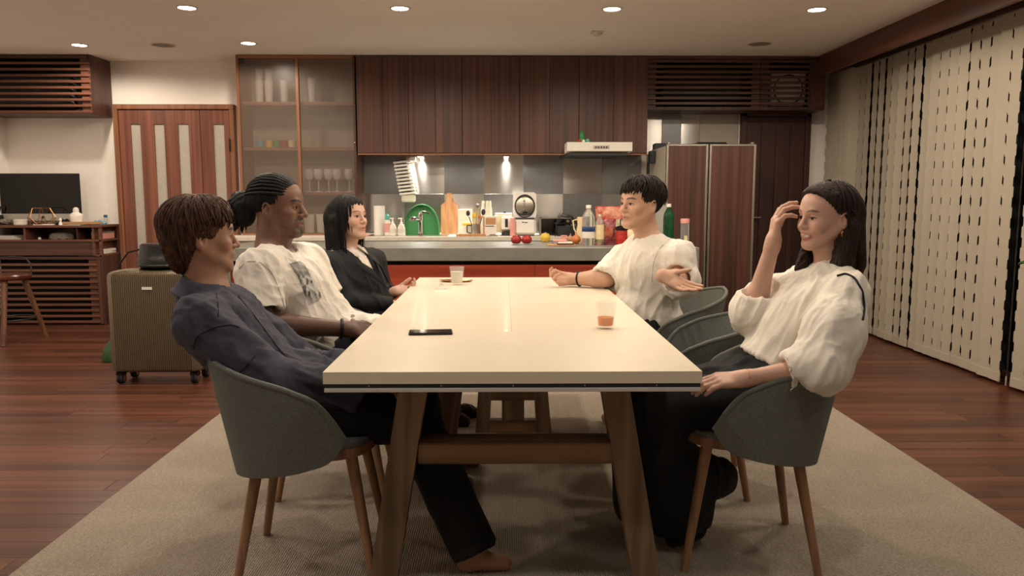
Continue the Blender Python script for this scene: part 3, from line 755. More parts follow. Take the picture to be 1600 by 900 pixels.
# apples
for px, nm in ((806.5, 'left'), (823, 'right')):
    p = ip(px, 381.5)
    t = thing('apple', (p.x, p.y, IZ), 'red apple on the island, %s of the pair' % nm, 'apple', 'two apples on the island')
    prof = []
    for k in range(15):
        a = PI * k / 14; r = .041 * math.sin(a) ** .85 * (1 + .06 * -math.cos(a) * -1); z = .037 - .036 * math.cos(a) - .010 * math.exp(-((math.sin(a)) / .28) ** 2) * (1 if a > PI / 2 else -1) 
        prof.append((max(r, 0), z))
    prof[0] = (0, prof[0][1]); prof[-1] = (0, prof[-1][1])
    obj('flesh', MB().lathe(prof, 22), 'appleskin', t); obj('stem', MB().tube([(0, 0, .062), (.003, 0, .078)], .0018, 5), 'kraft', t)
# water bottle
def bottle(px, py, hpx, name, label, body, cap, lab_m, wpx, lab=(.22, .6), capm=None, grp=None):
    p = ip(px, py); d = p.y; sc_ = d * .995 / FPX; h = hpx * sc_ * 1.01; r = wpx * sc_ / 2
    t = thing(name, (p.x, p.y, IZ), label, 'bottle', grp)
    obj('body', MB().lathe([(0, 0), (r * .9, 0), (r, .01), (r, h * .66), (r * .92, h * .74), (r * .5, h * .86), (r * .34, h * .90), (r * .34, h * .93)], 20), body, t)
    obj('cap', MB().lathe([(r * .42, h * .92), (r * .42, h * .995), (r * .38, h), (0, h)], 16), cap, t)
    if lab_m: 
        for (a, b_), m_ in lab_m: obj('label', MB().lathe([(r * 1.012, h * a), (r * 1.012, h * b_)], 20), m_, t)
    return t
bottle(919, 383, 62, 'water_bottle', 'large clear plastic water bottle with white cap and blue label', 'pet', 'white', [((.18, .42), 'paper'), ((.34, .46), 'blue')], 20)
bottle(936.5, 383, 48, 'tea_bottle', 'plastic green tea bottle with pale green label beside the water bottle', 'pet', 'offwhite', [((.1, .66), 'cream'), ((.1, .2), 'leafgreen')], 14)
bottle(1044, 380, 61, 'glass_bottle', 'dark green glass bottle behind the talking man', 'greenglass', 'white', None, 17)
bottle(1034, 377, 76, 'glass_bottle', 'tall clear glass bottle just behind the man in the white tee', 'glass', 'offwhite', None, 20)
p = ip(1069.5, 382); t = thing('drinking_bottle', (p.x, p.y, IZ), 'clear drinking bottle with a pink lid at the island end', 'bottle')
obj('body', MB().lathe([(0, 0), (.032, 0), (.034, .01), (.034, .16), (.032, .165)], 18), 'pet', t); obj('lid', MB().lathe([(.035, .165), (.036, .19), (.034, .2), (0, .2)], 18), 'pink', t); obj('base', MB().lathe([(0, .002), (.0345, .002), (.0345, .012)], 18), 'pink', t); obj('scale', MB().box(-.012, .012, -.0352, -.033, .03, .07), 'cream', t)
# snack bags
mat('bagprint', rgb(170, 48, 38), .3, col2=rgb(206, 150, 120), scale=22); mat('bagprint2', rgb(96, 128, 72), .3, col2=rgb(222, 210, 180), scale=26); mat('bagprint3', rgb(120, 30, 44), .3, col2=rgb(180, 110, 110), scale=40)
def bag(px, py, wpx, hpx, name, label, m1, m2, m3, dep=.06):
    p = ip(px, py); s_ = p.y / FPX; w2 = wpx * s_ / 2; h = hpx * s_
    t = thing(name, (p.x, p.y, IZ), label, 'snack bag')
    def srf(sg):
        def f(u, v):
            x = (u * 2 - 1); e = (1 - abs(x) ** 3) * (math.sin(PI * min(1, max(0, v * .92 + .04))) ** .6)
            return (x * w2 * (1 - .06 * math.sin(PI * v)), sg * (dep * .5 * e + .001 + .004 * e * math.sin(9 * u + 7 * v)), v * h + .002 * math.sin(20 * u))
        return f
    b = MB().grid(srf(-1), 14, 12).grid(srf(1), 14, 12); obj('pouch', b, m1, t)
    obj('seal', MB().box(-w2 * .98, w2 * .98, -.004, .004, h - .02, h + .004, .001), m2, t)
    if m3: obj('print', MB().grid(lambda u, v: Vector(srf(-1)(.2 + .6 * u, .3 + .35 * v)) + Vector((0, -.002, 0)), 10, 6), m3, t)
    return t
bag(962, 379, 66, 56, 'snack_bag', 'large red and green crisp bag standing behind the bottles', 'bagprint', 'red', 'bagprint2', .09)
bag(950, 382.5, 24, 40, 'snack_bag', 'small dark pink candy bag in front of the large red bag', 'bagprint3', 'red', 'bagprint', .05)
bag(983, 381, 30, 22, 'snack_bag', 'low cream snack bag beside the man\'s shoulder', 'cream', 'offwhite', None, .05)
# grinder jar with black lid
p = ip(971, 383.5); t = thing('storage_jar', (p.x, p.y, IZ), 'dark jar with a black clamp lid and handle by the snack bags', 'jar')
obj('body', MB().lathe([(0, 0), (.042, 0), (.044, .01), (.044, .11), (.04, .12)], 18), 'red', t)
obj('lid', MB().lathe([(.05, .118), (.052, .135), (.045, .142), (.02, .15), (0, .15)], 18), 'black', t)
obj('handle', MB().tube([(-.008, 0, .15), (-.012, 0, .19), (.0, 0, .205), (.012, 0, .19), (.008, 0, .15)], .004, 6), 'black', t)
# plate with cutlery, onions, garlic
p = ip(876, 384); t = thing('serving_board', (p.x, p.y, IZ), 'narrow board with knife and packets in front of the toaster oven', 'board')
obj('board', MB().box(-.10, .11, -.03, .06, 0, .012, .003), 'boardwood', t); obj('knife', MB().box(-.03, .10, -.034, -.022, .012, .018, .001), 'black', t)
obj('packet', MB().box(-.02, .09, -.01, .05, .014, .03, .005), 'paper', t); obj('packet', MB().box(-.06, .05, .0, .05, .03, .045, .006), 'pink', t)
p = ip(882, 378); one('sponge', MB().box(-.026, .026, -.018, .018, 0, .04, .006).box(-.026, .026, -.018, .018, .04, .052, .005), ('pink',), (p.x, p.y + .05, IZ), 'small pink sponge block behind the serving board', 'sponge')
def onion(r): return [(0, 0), (r * .5, .003), (r * .95, r * .6), (r, r * .95), (r * .75, r * 1.5), (r * .25, r * 1.85), (r * .1, r * 2.2), (0, r * 2.25)]
for px, py, r, m_, nm in ((900, 381, .038, 'orange', 'brown onion beside the water bottle'), (891, 378, .028, 'kraft', 'smaller brown onion behind the first one'), (852, 378, .042, 'yellow', 'yellow fruit wrapped in netting beside the board')):
    p = ip(px, py); t = thing('onion' if m_ != 'yellow' else 'fruit', (p.x, p.y, IZ), nm, 'onion' if m_ != 'yellow' else 'fruit')
    obj('bulb', MB().lathe(onion(r) if m_ != 'yellow' else [(0, 0), (r * .7, .004), (r, r * .7), (r * .98, r * 1.1), (r * .7, r * 1.6), (0, r * 1.8)], 18), m_, t); obj('tip', MB().tube([(0, 0, r * (2.2 if m_ != 'yellow' else 1.75)), (.004, 0, r * (2.5 if m_ != 'yellow' else 1.95))], .003, 5), 'kraft', t)
p = ip(905, 377); t = thing('jug', (p.x + .02, p.y + .04, IZ), 'cream jug with spout behind the onions', 'jug')
obj('body', MB().lathe([(0, 0), (.04, 0), (.045, .05), (.032, .14), (.036, .20), (.033, .20), (.03, .14), (0, .02)], 18), 'cream', t)
obj('handle', MB().tube([(-.034, 0, .18), (-.07, 0, .17), (-.06, 0, .1), (-.042, 0, .07)], .006, 8), 'cream', t); obj('spout', MB().tube([(.02, 0, .17), (.05, 0, .205)], [.02, .012], 8), 'cream', t)
p = ip(572, 371); 
one('dish_cloth', MB().grid(lambda u, v: (-.10 + .2 * u, -.05 + .1 * v, .012 + .022 * math.sin(PI * u) * math.sin(PI * v) + .006 * math.sin(11 * u + 5 * v)), 16, 10).box(-.09, .09, -.045, .045, 0, .012, .004), 'pink', (p.x, p.y - .05, IZ), 'crumpled pink dish cloth on the island behind the woman in the suit', 'cloth')
# ================================================================== rug
rg = MB().box(-1.54, 1.85, .55, 4.63, .0005, .009, .003)
one('rug', rg, 'rug', (0, 0, 0), 'large beige woven rug under the dining table', 'rug')
# ================================================================== dining table
TC = ((TX0 + TX1) / 2, (TY0 + TY1) / 2)
t = thing('dining_table', (TC[0], TC[1], 0), 'long white-topped dining table on brown wooden trestle legs', 'table')
cxm = X(798, 3.0, TT)
# four leaves of the folding top, with narrow joints
e = .0003; jy = TY0 + .62
def leaf_top(poly): child('top_leaf', MB().prism(poly, TT - .032, TT, 'z'), 'tabletop', t)
leaf_top([(TX0, TY0), (TX1, TY0), (cxm, jy - e * 1.5)])
leaf_top([(TX0, TY0 + e * 2), (cxm - e, jy), (cxm - e, TY1), (TX0, TY1)])
leaf_top([(TX1, TY0 + e * 2), (TX1, TY1), (cxm + e, TY1), (cxm + e, jy)])
child('core', MB().box(TX0 + .002, TX1 - .002, TY0 + .006, TY1 - .006, TT - .044, TT - .0325), 'tableband', t)
child('under_frame', MB().box(TX0 + .002, TX1 - .002, TY0 + .001, TY1 - .001, TT - .055, TT - .0445, .001), 'tableedge', t)
for k in range(5): child('screw', MB().ball((TX0 + .12 + k * .19, TY0 + .005, TT - .038), .003, 8, 5), 'steel', t)
# near trestle
ty = 2.30; zt = TT - .055
def leg(px0, px1, d0, d1, w=.083, dep=.075, name='leg', m_='legwood'):
    a = Vector((X(px0, d0, zt), d0, zt)); b = Vector((X(px1, d1, .02), d1, .009))
    vs = []
    for c in (b, a):
        for sx, sy in ((-1, -1), (1, -1), (1, 1), (-1, 1)): vs.append((c.x + sx * w / 2, c.y + sy * dep / 2, c.z))
    q = MB().add(vs, [(3, 2, 1, 0), (4, 5, 6, 7), (0, 1, 5, 4), (1, 2, 6, 5), (2, 3, 7, 6), (3, 0, 4, 7)])
    return child(name, q, m_, t, 0)
leg(651, 599, ty, ty - .05); leg(955, 1010, ty, ty - .05)
zb0, zb1 = P(800, 722, ty - .03).z, P(800, 690, ty - .03).z
child('cross_beam', MB().box(X(655, ty, .42), X(958, ty, .42), ty - .05, ty + .055, zb0, zb1, .004), 'legwood_x', t)
child('top_rail', MB().box(X(640, ty, .65), X(966, ty, .65), ty - .03, ty + .03, zt - .05, zt - .001, .003), 'legwood_x', t)
# far pedestal: slanted sides, centre post, foot rail
fy = 3.80
def fx(q, z=.3): return X(q, fy, z)
def fpost(p0, p1, q0, q1, z0, z1, nm='leg', dep=.05):
    vs = []
    for (a, b_), z in (((p0, p1), z0), ((q0, q1), z1)):
        for x_, sy in ((a, -1), (b_, -1), (b_, 1), (a, 1)): vs.append((x_, fy + sy * dep / 2, z))
    return child(nm, MB().add(vs, [(3, 2, 1, 0), (4, 5, 6, 7), (0, 1, 5, 4), (1, 2, 6, 5), (2, 3, 7, 6), (3, 0, 4, 7)]), 'legwood', t, 0)
zr = P(800, 655, fy).z
fpost(fx(743, 0), fx(765, 0), fx(757, .6), fx(775, .6), .009, zt, 'leg'); fpost(fx(838, 0), fx(861, 0), fx(826, .6), fx(844, .6), .009, zt, 'leg')
child('centre_post', MB().box(fx(784), fx(819), fy - .022, fy + .022, zr, zt, .002), 'legwood', t)
child('foot_rail', MB().box(fx(760, .03), fx(843, .03), fy - .024, fy + .024, .011, zr, .002), 'legwood_x', t)
child('top_rail', MB().box(fx(762, .5), fx(840, .5), fy - .024, fy + .024, P(800, 624, fy).z, P(800, 624, fy).z + .07, .002), 'legwood_x', t)
# ================================================================== things on the table
def tp(px, py): return PZ(px, py, TT)
p = tp(673, 521)
t = thing('smartphone', (p.x, p.y, TT), 'black smartphone lying face up on the table', 'phone', None, R(5))
obj('case', MB().box(-.073, .073, -.036, .036, 0, .008, .003), 'black', t); obj('screen', MB().box(-.070, .070, -.033, .033, .008, .0085), 'blackgloss', t)
def tglass(px, py, r, h, label, liq, lh, name='drinking_glass'):
    p = tp(px, py); t = thing(name, (p.x, p.y, TT), label, 'glass')
    obj('tumbler', MB().lathe([(0, 0), (r * .76, 0), (r * .8, .004), (r, h), (r - .002, h + .001), (r - .004, h), (r * .76 - .003, .011), (0, .011)], 28), 'glass', t)
    obj('drink', MB().lathe([(0, .0115), (r * .76 - .0035, .0115), (r * (.77 + .22 * lh / h) - .0045, lh), (0, lh)], 28), liq, t)
    return t
tglass(946, 513, .038, .092, 'tumbler with a little amber drink near the empty chair', 'amber', .040)
tglass(714, 445, .040, .096, 'faceted tumbler of clear water at the far end of the table', 'water', .070)
p = tp(712, 442); t = thing('coaster', (p.x, p.y + .055, TT), 'flat oval metal dish behind the water tumbler', 'coaster')
obj('dish', MB().lathe([(0, 0), (.07, 0), (.092, .008), (.09, .010), (.07, .003), (0, .003)], 28, sy=.45), 'brass', t)
p = tp(690, 452); 
def crump(u, v):
    a = 2 * PI * u; r = .038 * (1 - v) * (1 + .18 * math.sin(3 * a + 2) + .1 * math.sin(7 * a)); return (r * math.cos(a), .7 * r * math.sin(a), .026 * v ** .7 * (1 + .25 * math.sin(5 * a + 4 * v)))
one('crumpled_tissue', MB().grid(crump, 18, 7), 'paper', (p.x, p.y, TT), 'small crumpled pale wrapper on the table beside the water tumbler', 'wrapper')

# ================================================================== shell chairs
def chair_shell():
    # side shape, s in [-1,1] around the U (0 = back); local frame faces +X
    th = .011; N = 40; K = 9
    def plan(s, out):
        """U outline at the level of the seat (out=0) and of the rim (out=1)"""
        a = abs(s); w = .245 + .030 * out; back = -.205 - .085 * out
        ang = min(a / .62, 1.) * PI / 2
        if a <= .62: x = back + (w * .92) * (1 - math.cos(ang)); y_ = w * math.sin(ang)
        else:
            x = back + w * .92 + (a - .62) / .38 * (.16 - .02 * out); y_ = w - .018 * ((a - .62) / .38) ** 2
        return x, math.copysign(y_, s) if s else 0.
    def zt_(s):
        a = abs(s); z = .725 - .165 * a ** 1.25
        if a > .8: z -= .09 * ((a - .8) / .2) ** 2.2
        return z
    def zb_(s):
        a = abs(s); z = .315 + .10 * a
        if a > .8: z += .05 * ((a - .8) / .2) ** 2
        return z
    def pt(s, v, off):
        z = zb_(s) + (zt_(s) - zb_(s)) * v
        o = (z - .31) / .42
        x, y_ = plan(s, o); x2, y2 = plan(max(-1, s - .02), o); x3, y3 = plan(min(1, s + .02), o)
        nx, ny = (y3 - y2), -(x3 - x2); l = math.hypot(nx, ny) or 1
        return Vector((x - nx / l * off * -1, y_ - ny / l * off * -1, z))
    b = MB(); vs = []; fs = []
    for i in range(N + 1):
        s = -1 + 2 * i / N
        for j in range(K + 1): vs.append(pt(s, j / K, th / 2))
        for j in range(K + 1): vs.append(pt(s, 1 - j / K, -th / 2))
    m_ = 2 * K + 2
    for i in range(N):
        for j in range(m_): fs.append((i * m_ + j, (i + 1) * m_ + j, (i + 1) * m_ + (j + 1) % m_, i * m_ + (j + 1) % m_))
    fs.append(tuple(range(m_))); fs.append(tuple(N * m_ + j for j in reversed(range(m_))))
    b.add(vs, fs)
    # soft rounded rim
    b.tube([pt(-1 + 2 * i / 40, 1, 0) for i in range(41)], .009, 8)
    return b
SHELL = chair_shell().mesh('shell', ('felt',), 50)
sp_ = []
for k in range(28):
    a = 2 * PI * k / 28; c, q = math.cos(a), math.sin(a)
    sp_.append(((.205 * abs(c) ** .7 * (1 if c > 0 else -1)) + .02, (.215 * abs(q) ** .7 * (1 if q > 0 else -1))))
SEAT = MB().prism(sp_, .398, .425, 'z').mesh('seat', ('chairwood',), 40)
PAD = MB().prism([(x * .97, y * .97) for x, y in sp_], .425, .44, 'z').mesh('seat_pad', ('felt',), 40)
def chleg(sx, sy):
    return MB().tube([(.02 + sx * .135, sy * .14, .40), (.02 + sx * .205, sy * .20, .0)], [.019, .0125], 12)
LEGS = [chleg(sx, sy).mesh('leg', ('chairwood',), 40) for sx in (-1, 1) for sy in (-1, 1)]
def chair(x, y, rz, label):
    t = thing('shell_chair', (x, y, .009), label, 'chair', 'grey felt shell chairs around the table', rz)
    obj('shell', SHELL, None and '', t) if False else None
    for nm, me in (('shell', SHELL), ('seat', SEAT), ('seat_pad', PAD)):
        o = bpy.data.objects.new(nm, me); COL.objects.link(o); o.parent = t
    for me in LEGS:
        o = bpy.data.objects.new('leg', me); COL.objects.link(o); o.parent = t
    return t
chair(-.625, 2.42, R(4), 'grey felt shell chair under the man in the dark blue shirt')
chair(-.70, 3.12, R(4), 'grey felt shell chair under the man in the printed white tee')
chair(-.66, 3.93, R(-2), 'grey felt shell chair under the woman in the black suit')
chair(.815, 2.50, R(180 - 6), 'grey felt shell chair under the woman in the white blouse')
chair(.80, 3.12, R(180 - 10), 'empty grey felt shell chair between the woman in white and the man')
chair(.80, 3.78, R(180 + 4), 'grey felt shell chair under the man with open hands')

# ================================================================== left desk with open shelves and louvred front
DY = 7.16; DX1 = X(157, DY, .9); DZ = P(100, 352, DY).z; XA = XL + .003
t = thing('desk_cabinet', (DX1, DY, 0), 'low dark wooden desk cabinet with open cubbies and a louvred front by the left wall', 'desk')
child('top', MB().box(XA, DX1, DY - .012, YB - .002, DZ - .022, DZ, .003), 'slatwood', t)
zs = P(100, 376, DY).z; zc = P(100, 396, DY).z
vx = [X(q, DY, .85) for q in (38, 145)]
child('shelf', MB().box(XA, DX1 - .001, DY, YB - .03, zs - .010, zs + .008, .002), 'slatwood', t)
child('back_panel', MB().box(XA, DX1 - .02, YB - .02, YB - .004, .02, DZ - .023), 'cabwood_x', t)
for q in vx: child('divider', MB().box(q - .009, q + .009, DY + .002, YB - .022, zs + .0085, DZ - .0225), 'slatwood', t)
child('divider', MB().box(vx[1] - .012, vx[1] + .012, DY + .001, YB - .022, zc - .02, zs - .0105), 'slatwood', t)
child('side_panel', MB().box(DX1 - .02, DX1, DY, YB - .002, 0, zc - .031, .002), 'cabwood', t)
child('corner_post', MB().box(DX1 - .022, DX1, DY, DY + .03, zc - .03, DZ - .0225, .002), 'slatwood', t)
child('corner_post', MB().box(DX1 - .022, DX1, YB - .03, YB - .002, zc - .03, DZ - .0225, .002), 'slatwood', t)
child('partition', MB().box(DX1 - .24, DX1 - .23, DY + .036, YB - .021, zc - .013, DZ - .0225), 'cabwood', t)
child('front_panel', MB().box(XA, vx[1] - .013, DY + .02, DY + .035, zc - .02, zs - .0105), 'cabwood_x', t)
child('shelf', MB().box(vx[1] + .012, DX1 - .001, DY, YB - .03, zc - .03, zc - .014, .002), 'slatwood', t)
child('shelf', MB().box(DX1 - .23, vx[1] + .011, DY + .036, YB - .03, zc - .03, zc - .014, .002), 'slatwood', t)
zl1 = P(80, 398, DY).z
child('rail', MB().box(XA, DX1 - .02, DY + .002, DY + .03, zl1 - .045, zl1 - .02, .002), 'cabwood_x', t)
lx = X(153, DY, .4)
child('side_front', MB().box(lx, DX1 - .021, DY, DY + .02, .01, zl1 - .046, .002), 'cabwood', t)
child('inside', MB().box(XA, lx, DY + .14, DY + .15, .01, zl1 - .046), 'dark', t)
child('stile', MB().box(lx - .085, lx - .002, DY + .024, DY + .04, .01, zl1 - .046), 'slatwood', t)
for k in range(11):
    z = .03 + k * (zl1 - .09) / 10.6
    child('slat', MB().box(XA, lx - .001, DY, DY + .022, z - .011, z + .011, .002), 'slatwood', t)
# ---- things on the desk
mat('silverpaint', rgb(178, 172, 162), .4, var=.02)
def dp(px, dy=0.14): return X(px, DY + dy, DZ)
t = thing('computer', (dp(66, .2), DY + .2, DZ), 'large all-in-one desktop computer with dark screen and silver chin', 'computer')
s_ = (DY + .2) / FPX; mw = 61.5 * s_; zc0 = P(66, 345, DY + .2).z - DZ; zc1 = P(66, 334, DY + .2).z - DZ; zc2 = P(66, 271, DY + .2).z - DZ
obj('screen', MB().box(-mw, mw, 0, .012, zc1, zc2, .003), 'blackgloss', t)
obj('chin', MB().box(-mw, mw, 0, .012, zc0, zc1, .002), 'silverpaint', t)
obj('logo', MB().ball((.01, -.001, (zc0 + zc1) / 2), (.012, .001, .014)), 'darkgrey', t)
obj('back', MB().prism([(-mw * .95, .012), (mw * .95, .012), (mw * .5, .05), (-mw * .5, .05)], zc0 + .02, zc2 - .02, 'z'), 'aluminium', t)
obj('stand', MB().box(-.10, .10, .045, .055, 0, zc0 + .15, .003).box(-.10, .10, -.04, .10, 0, .006, .002), 'aluminium', t)
t = thing('geometric_ornament', (dp(66, .06), DY + .06, DZ), 'open copper wire polyhedron ornament standing before the computer', 'ornament')
r1, r2 = .13, .075; zz = (.012, .07, .155)
lo_ = [(r1 * .72 * math.cos(a), r1 * .5 * math.sin(a), zz[0]) for a in np.linspace(.4, 2 * PI + .4, 7)[:-1]]
mi_ = [(r1 * math.cos(a), r1 * .6 * math.sin(a), zz[1]) for a in np.linspace(0, 2 * PI, 7)[:-1]]
hi_ = [(r2 * math.cos(a), r2 * .6 * math.sin(a), zz[2]) for a in np.linspace(.4, 2 * PI + .4, 5)[:-1]]
ew = []
for k in range(6): ew += [(lo_[k], lo_[(k + 1) % 6]), (lo_[k], mi_[k]), (lo_[k], mi_[(k + 1) % 6]), (mi_[k], hi_[(k * 4) // 6])]
for k in range(4): ew += [(hi_[k], hi_[(k + 1) % 4])]
for a, b_ in ew: obj('wire', MB().tube([a, b_], .0028, 5), 'brass', t)
t = thing('bust', (dp(120, .12), DY + .12, DZ), 'small white bust beside the computer', 'bust')
obj('figure', MB().lathe([(0, 0), (.052, 0), (.058, .02), (.06, .06), (.062, .085), (.045, .105), (.026, .115), (.028, .13), (.024, .15), (.012, .16), (0, .162)], 20, sy=.7), 'white', t)
obj('shoulder', MB().ball((0, -.006, .065), (.06, .035, .035)), 'white', t)
t = thing('stone_bowl', (dp(12, .05), DY + .06, DZ), 'spiky grey dried flower bunch at the left end of the desk', 'dried flower')
for k in range(26):
    a = 2 * PI * k / 26 * 3.1; q = .3 + .7 * ((k * 7) % 26) / 26
    obj('petal', MB().tube([(0, 0, .01), (.06 * q * math.cos(a), .04 * q * math.sin(a), .03 + .03 * (1 - q)), (.11 * q * math.cos(a), .06 * q * math.sin(a), .03 + .05 * (1 - q))], [.008, .012, .002], 5), 'stone', t)
t.name = 'dried_flower'
t = thing('white_tub', (dp(33, .05), DY + .045, DZ), 'low white round tub on the desk', 'tub')
obj('body', MB().lathe([(0, 0), (.05, 0), (.056, .008), (.056, .04)], 20), 'paper', t); obj('lid', MB().lathe([(.058, .04), (.058, .05), (.053, .053), (0, .053)], 20), 'whitepaint', t)
t = thing('book_stack', (dp(66, -.0), DY + .035, DZ), 'pale booklet lying under the copper ornament', 'booklet')
obj('cover', MB().box(-.085, .085, -.03, .02, 0, .010, .001), 'paper', t); obj('pages', MB().box(-.082, .082, -.028, .018, .010, .011), 'white', t)
t.name = 'booklet'
t = thing('perfume_bottle', (dp(94, .02), DY + .03, DZ), 'tiny shiny white pawn-shaped bottle at the desk edge', 'bottle')
obj('body', MB().lathe([(0, 0), (.018, 0), (.016, .02), (.009, .03), (.009, .038), (.014, .048), (.010, .058), (0, .07)], 14), 'white', t)
one('tangled_pouch', MB().grid(lambda u, v: (-.07 + .14 * u, -.04 + .08 * v, .005 + .05 * (math.sin(PI * u) * math.sin(PI * v)) ** .7 + .008 * math.sin(13 * u + 9 * v)), 14, 10).box(-.06, .06, -.035, .035, 0, .01), 'black', (dp(103, .12), DY + .10, DZ), 'small black pouch on the desk beside the ornament', 'pouch')
t = thing('envelope', (dp(130, .05), DY + .06, DZ), 'brown paper envelope lying over papers on the desk', 'envelope')
obj('envelope_sheet', MB().prism([(-.17, -.04), (.10, -.05), (.15, .03), (-.11, .05)], .010, .030, 'z'), 'kraft', t)
obj('flap', MB().prism([(.10, -.05), (.15, .03), (.12, .02)], .030, .033, 'z'), 'kraft', t)
one('plastic_packet', MB().grid(lambda u, v: (-.07 + .14 * u, -.03 + .06 * v, .012 + .03 * math.sin(PI * u) * math.sin(PI * v) + .006 * math.sin(17 * u + 8 * v)), 14, 8).box(-.06, .06, -.025, .025, 0, .012), 'skyblue', (dp(150, .12), DY + .17, DZ), 'crinkled pale blue packet at the right end of the desk', 'packet')
t = thing('small_bottle', (dp(164, .28), DY + .30, DZ), 'small clear bottle with blue cap behind the packet', 'bottle')
obj('body', MB().lathe([(0, 0), (.02, 0), (.02, .055), (.012, .065)], 12), 'pet', t); obj('cap', MB().lathe([(.016, .064), (.016, .088), (0, .088)], 12), 'blue', t)
t = thing('document', (dp(120, .02), DY + .035, DZ), 'pale green and white papers under the envelope', 'papers')
obj('sheet', MB().prism([(-.14, -.03), (.04, -.032), (.05, .03), (-.13, .04)], 0, .004, 'z'), 'paper', t); obj('sheet', MB().prism([(-.08, -.03), (.08, -.032), (.08, .02), (-.08, .03)], .004, .008, 'z'), 'teal', t)
one('pen_box', MB().box(-.05, .05, -.02, .02, 0, .016, .003).box(-.03, .0, -.015, .015, .016, .024, .003), 'leafgreen', (dp(140, .2), DY + .25, DZ), 'small green trinket on the desk behind the envelope', 'trinket')
# in the cubbies
z2 = zs + .0085
t = thing('papers', (X(14, DY + .1, z2), DY + .12, z2), 'loose pile of papers in the left cubby', 'papers')
for k in range(3): obj('sheet', MB().box(-.16 + .02 * k, .15 - .03 * k, -.09, .08, .012 * k, .012 * k + .010, .001), 'paper', t)
one('knitted_hat', MB().grid(lambda u, v: (.11 * math.cos(2 * PI * u) * math.sin(PI / 2 * (1 - v)) ** .6 * (1 + .1 * math.sin(3 * 2 * PI * u)), .07 * math.sin(2 * PI * u) * math.sin(PI / 2 * (1 - v)) ** .6, .06 * math.sin(PI / 2 * v) ** .8 + .006 * math.sin(8 * 2 * PI * u) * (1 - v)), 28, 8), 'greyknit', (X(93, DY + .1, z2), DY + .12, z2 + .001), 'grey knitted hat lying in the middle cubby', 'hat')
one('white_bead', MB().lathe([(0, 0), (.012, 0), (.014, .01), (.008, .02), (0, .022)], 10), 'white', (X(61, DY + .04, z2), DY + .05, z2), 'tiny white knob in the middle cubby', 'knob')
t = thing('flower_box', (DX1 - .075, DY + .19, z2), 'small patterned pink box in the right upper cubby', 'box')
obj('box_body', MB().box(-.06, .06, -.10, .09, 0, .055, .004), 'pink', t); obj('box_lid', MB().box(-.062, .062, -.102, .092, .055, .066, .003), 'greyknit', t)
z3 = zc - .0135
t = thing('router', (DX1 - .075, DY + .19, z3), 'flat white boxy device in the right lower cubby', 'device')
obj('body', MB().box(-.06, .06, -.11, .11, 0, .045, .006), 'white', t); obj('button', MB().box(.06, .062, .04, .055, .016, .026).box(.06, .062, .075, .095, .016, .026), 'darkgrey', t)
t = thing('desk_lamp', (dp(2, .15), DY + .16, DZ), 'black slim desk lamp at the picture left edge beside the computer', 'lamp')
obj('base', MB().box(-.06, .03, -.04, .04, 0, .012, .003).box(-.07, .012, -.02, .02, .012, .09, .006), 'black', t); obj('arm', MB().tube([(-.02, 0, .09), (.0, 0, .17)], .006, 6), 'black', t)

# ================================================================== stool
sp0 = PZ(26, 535, 0); sx, sy = X(14, 6.35, .46), 6.35
t = thing('stool', (sx, sy, 0), 'round wooden stool with a low metal back at the left edge', 'stool')
zs_ = P(14, 428, sy).z
obj('seat', MB().lathe([(0, zs_ - .045), (.15, zs_ - .045), (.165, zs_ - .03), (.168, zs_ - .012), (.155, zs_), (0, zs_ - .004)], 32), 'stoolseat', t)
for k, (ax, ay) in enumerate(((.135, .12), (-.135, .12), (-.115, -.15), (.05, -.17))):
    obj('leg', MB().tube([(ax * .6, ay * .6, zs_ - .046), (ax * 1.35, ay * 1.35, .0)], [.024, .018], 10), 'stoolwood', t)
obj('foot_ring', MB().tube([(.17 * math.cos(a), .17 * math.sin(a), .19) for a in np.linspace(0, 2 * PI, 33)], .008, 8), 'black', t)
obj('backrest', MB().tube([(-.15, .06, zs_ - .01), (-.16, .08, zs_ + .12), (-.06, .15, zs_ + .13), (.06, .15, zs_ + .12), (.155, .06, zs_ + .07), (.155, .05, zs_ - .02)], .006, 8), 'darkgrey', t)

# ================================================================== suitcase and hat
p0 = PZ(182, 606, 0); p1 = PZ(292, 604, 0); SY = 4.82
sx0, sx1 = X(165, SY, .5), X(308, SY, .5); sz0 = .075; sz1 = P(230, 424, SY).z; sd = .27
t = thing('suitcase', ((sx0 + sx1) / 2, SY + sd / 2, 0), 'ribbed champagne gold hard suitcase on four wheels', 'suitcase')
W2 = (sx1 - sx0) / 2; Hc = (sz0 + sz1) / 2; H2 = (sz1 - sz0) / 2
def se(u, v):      # rounded box with vertical ribs
    a = 2 * PI * u
    c, q = math.cos(a), math.sin(a); ex = .16
    x = W2 * (abs(c) ** ex) * (1 if c >= 0 else -1); y_ = sd / 2 * (abs(q) ** ex) * (1 if q >= 0 else -1)
    return x, y_
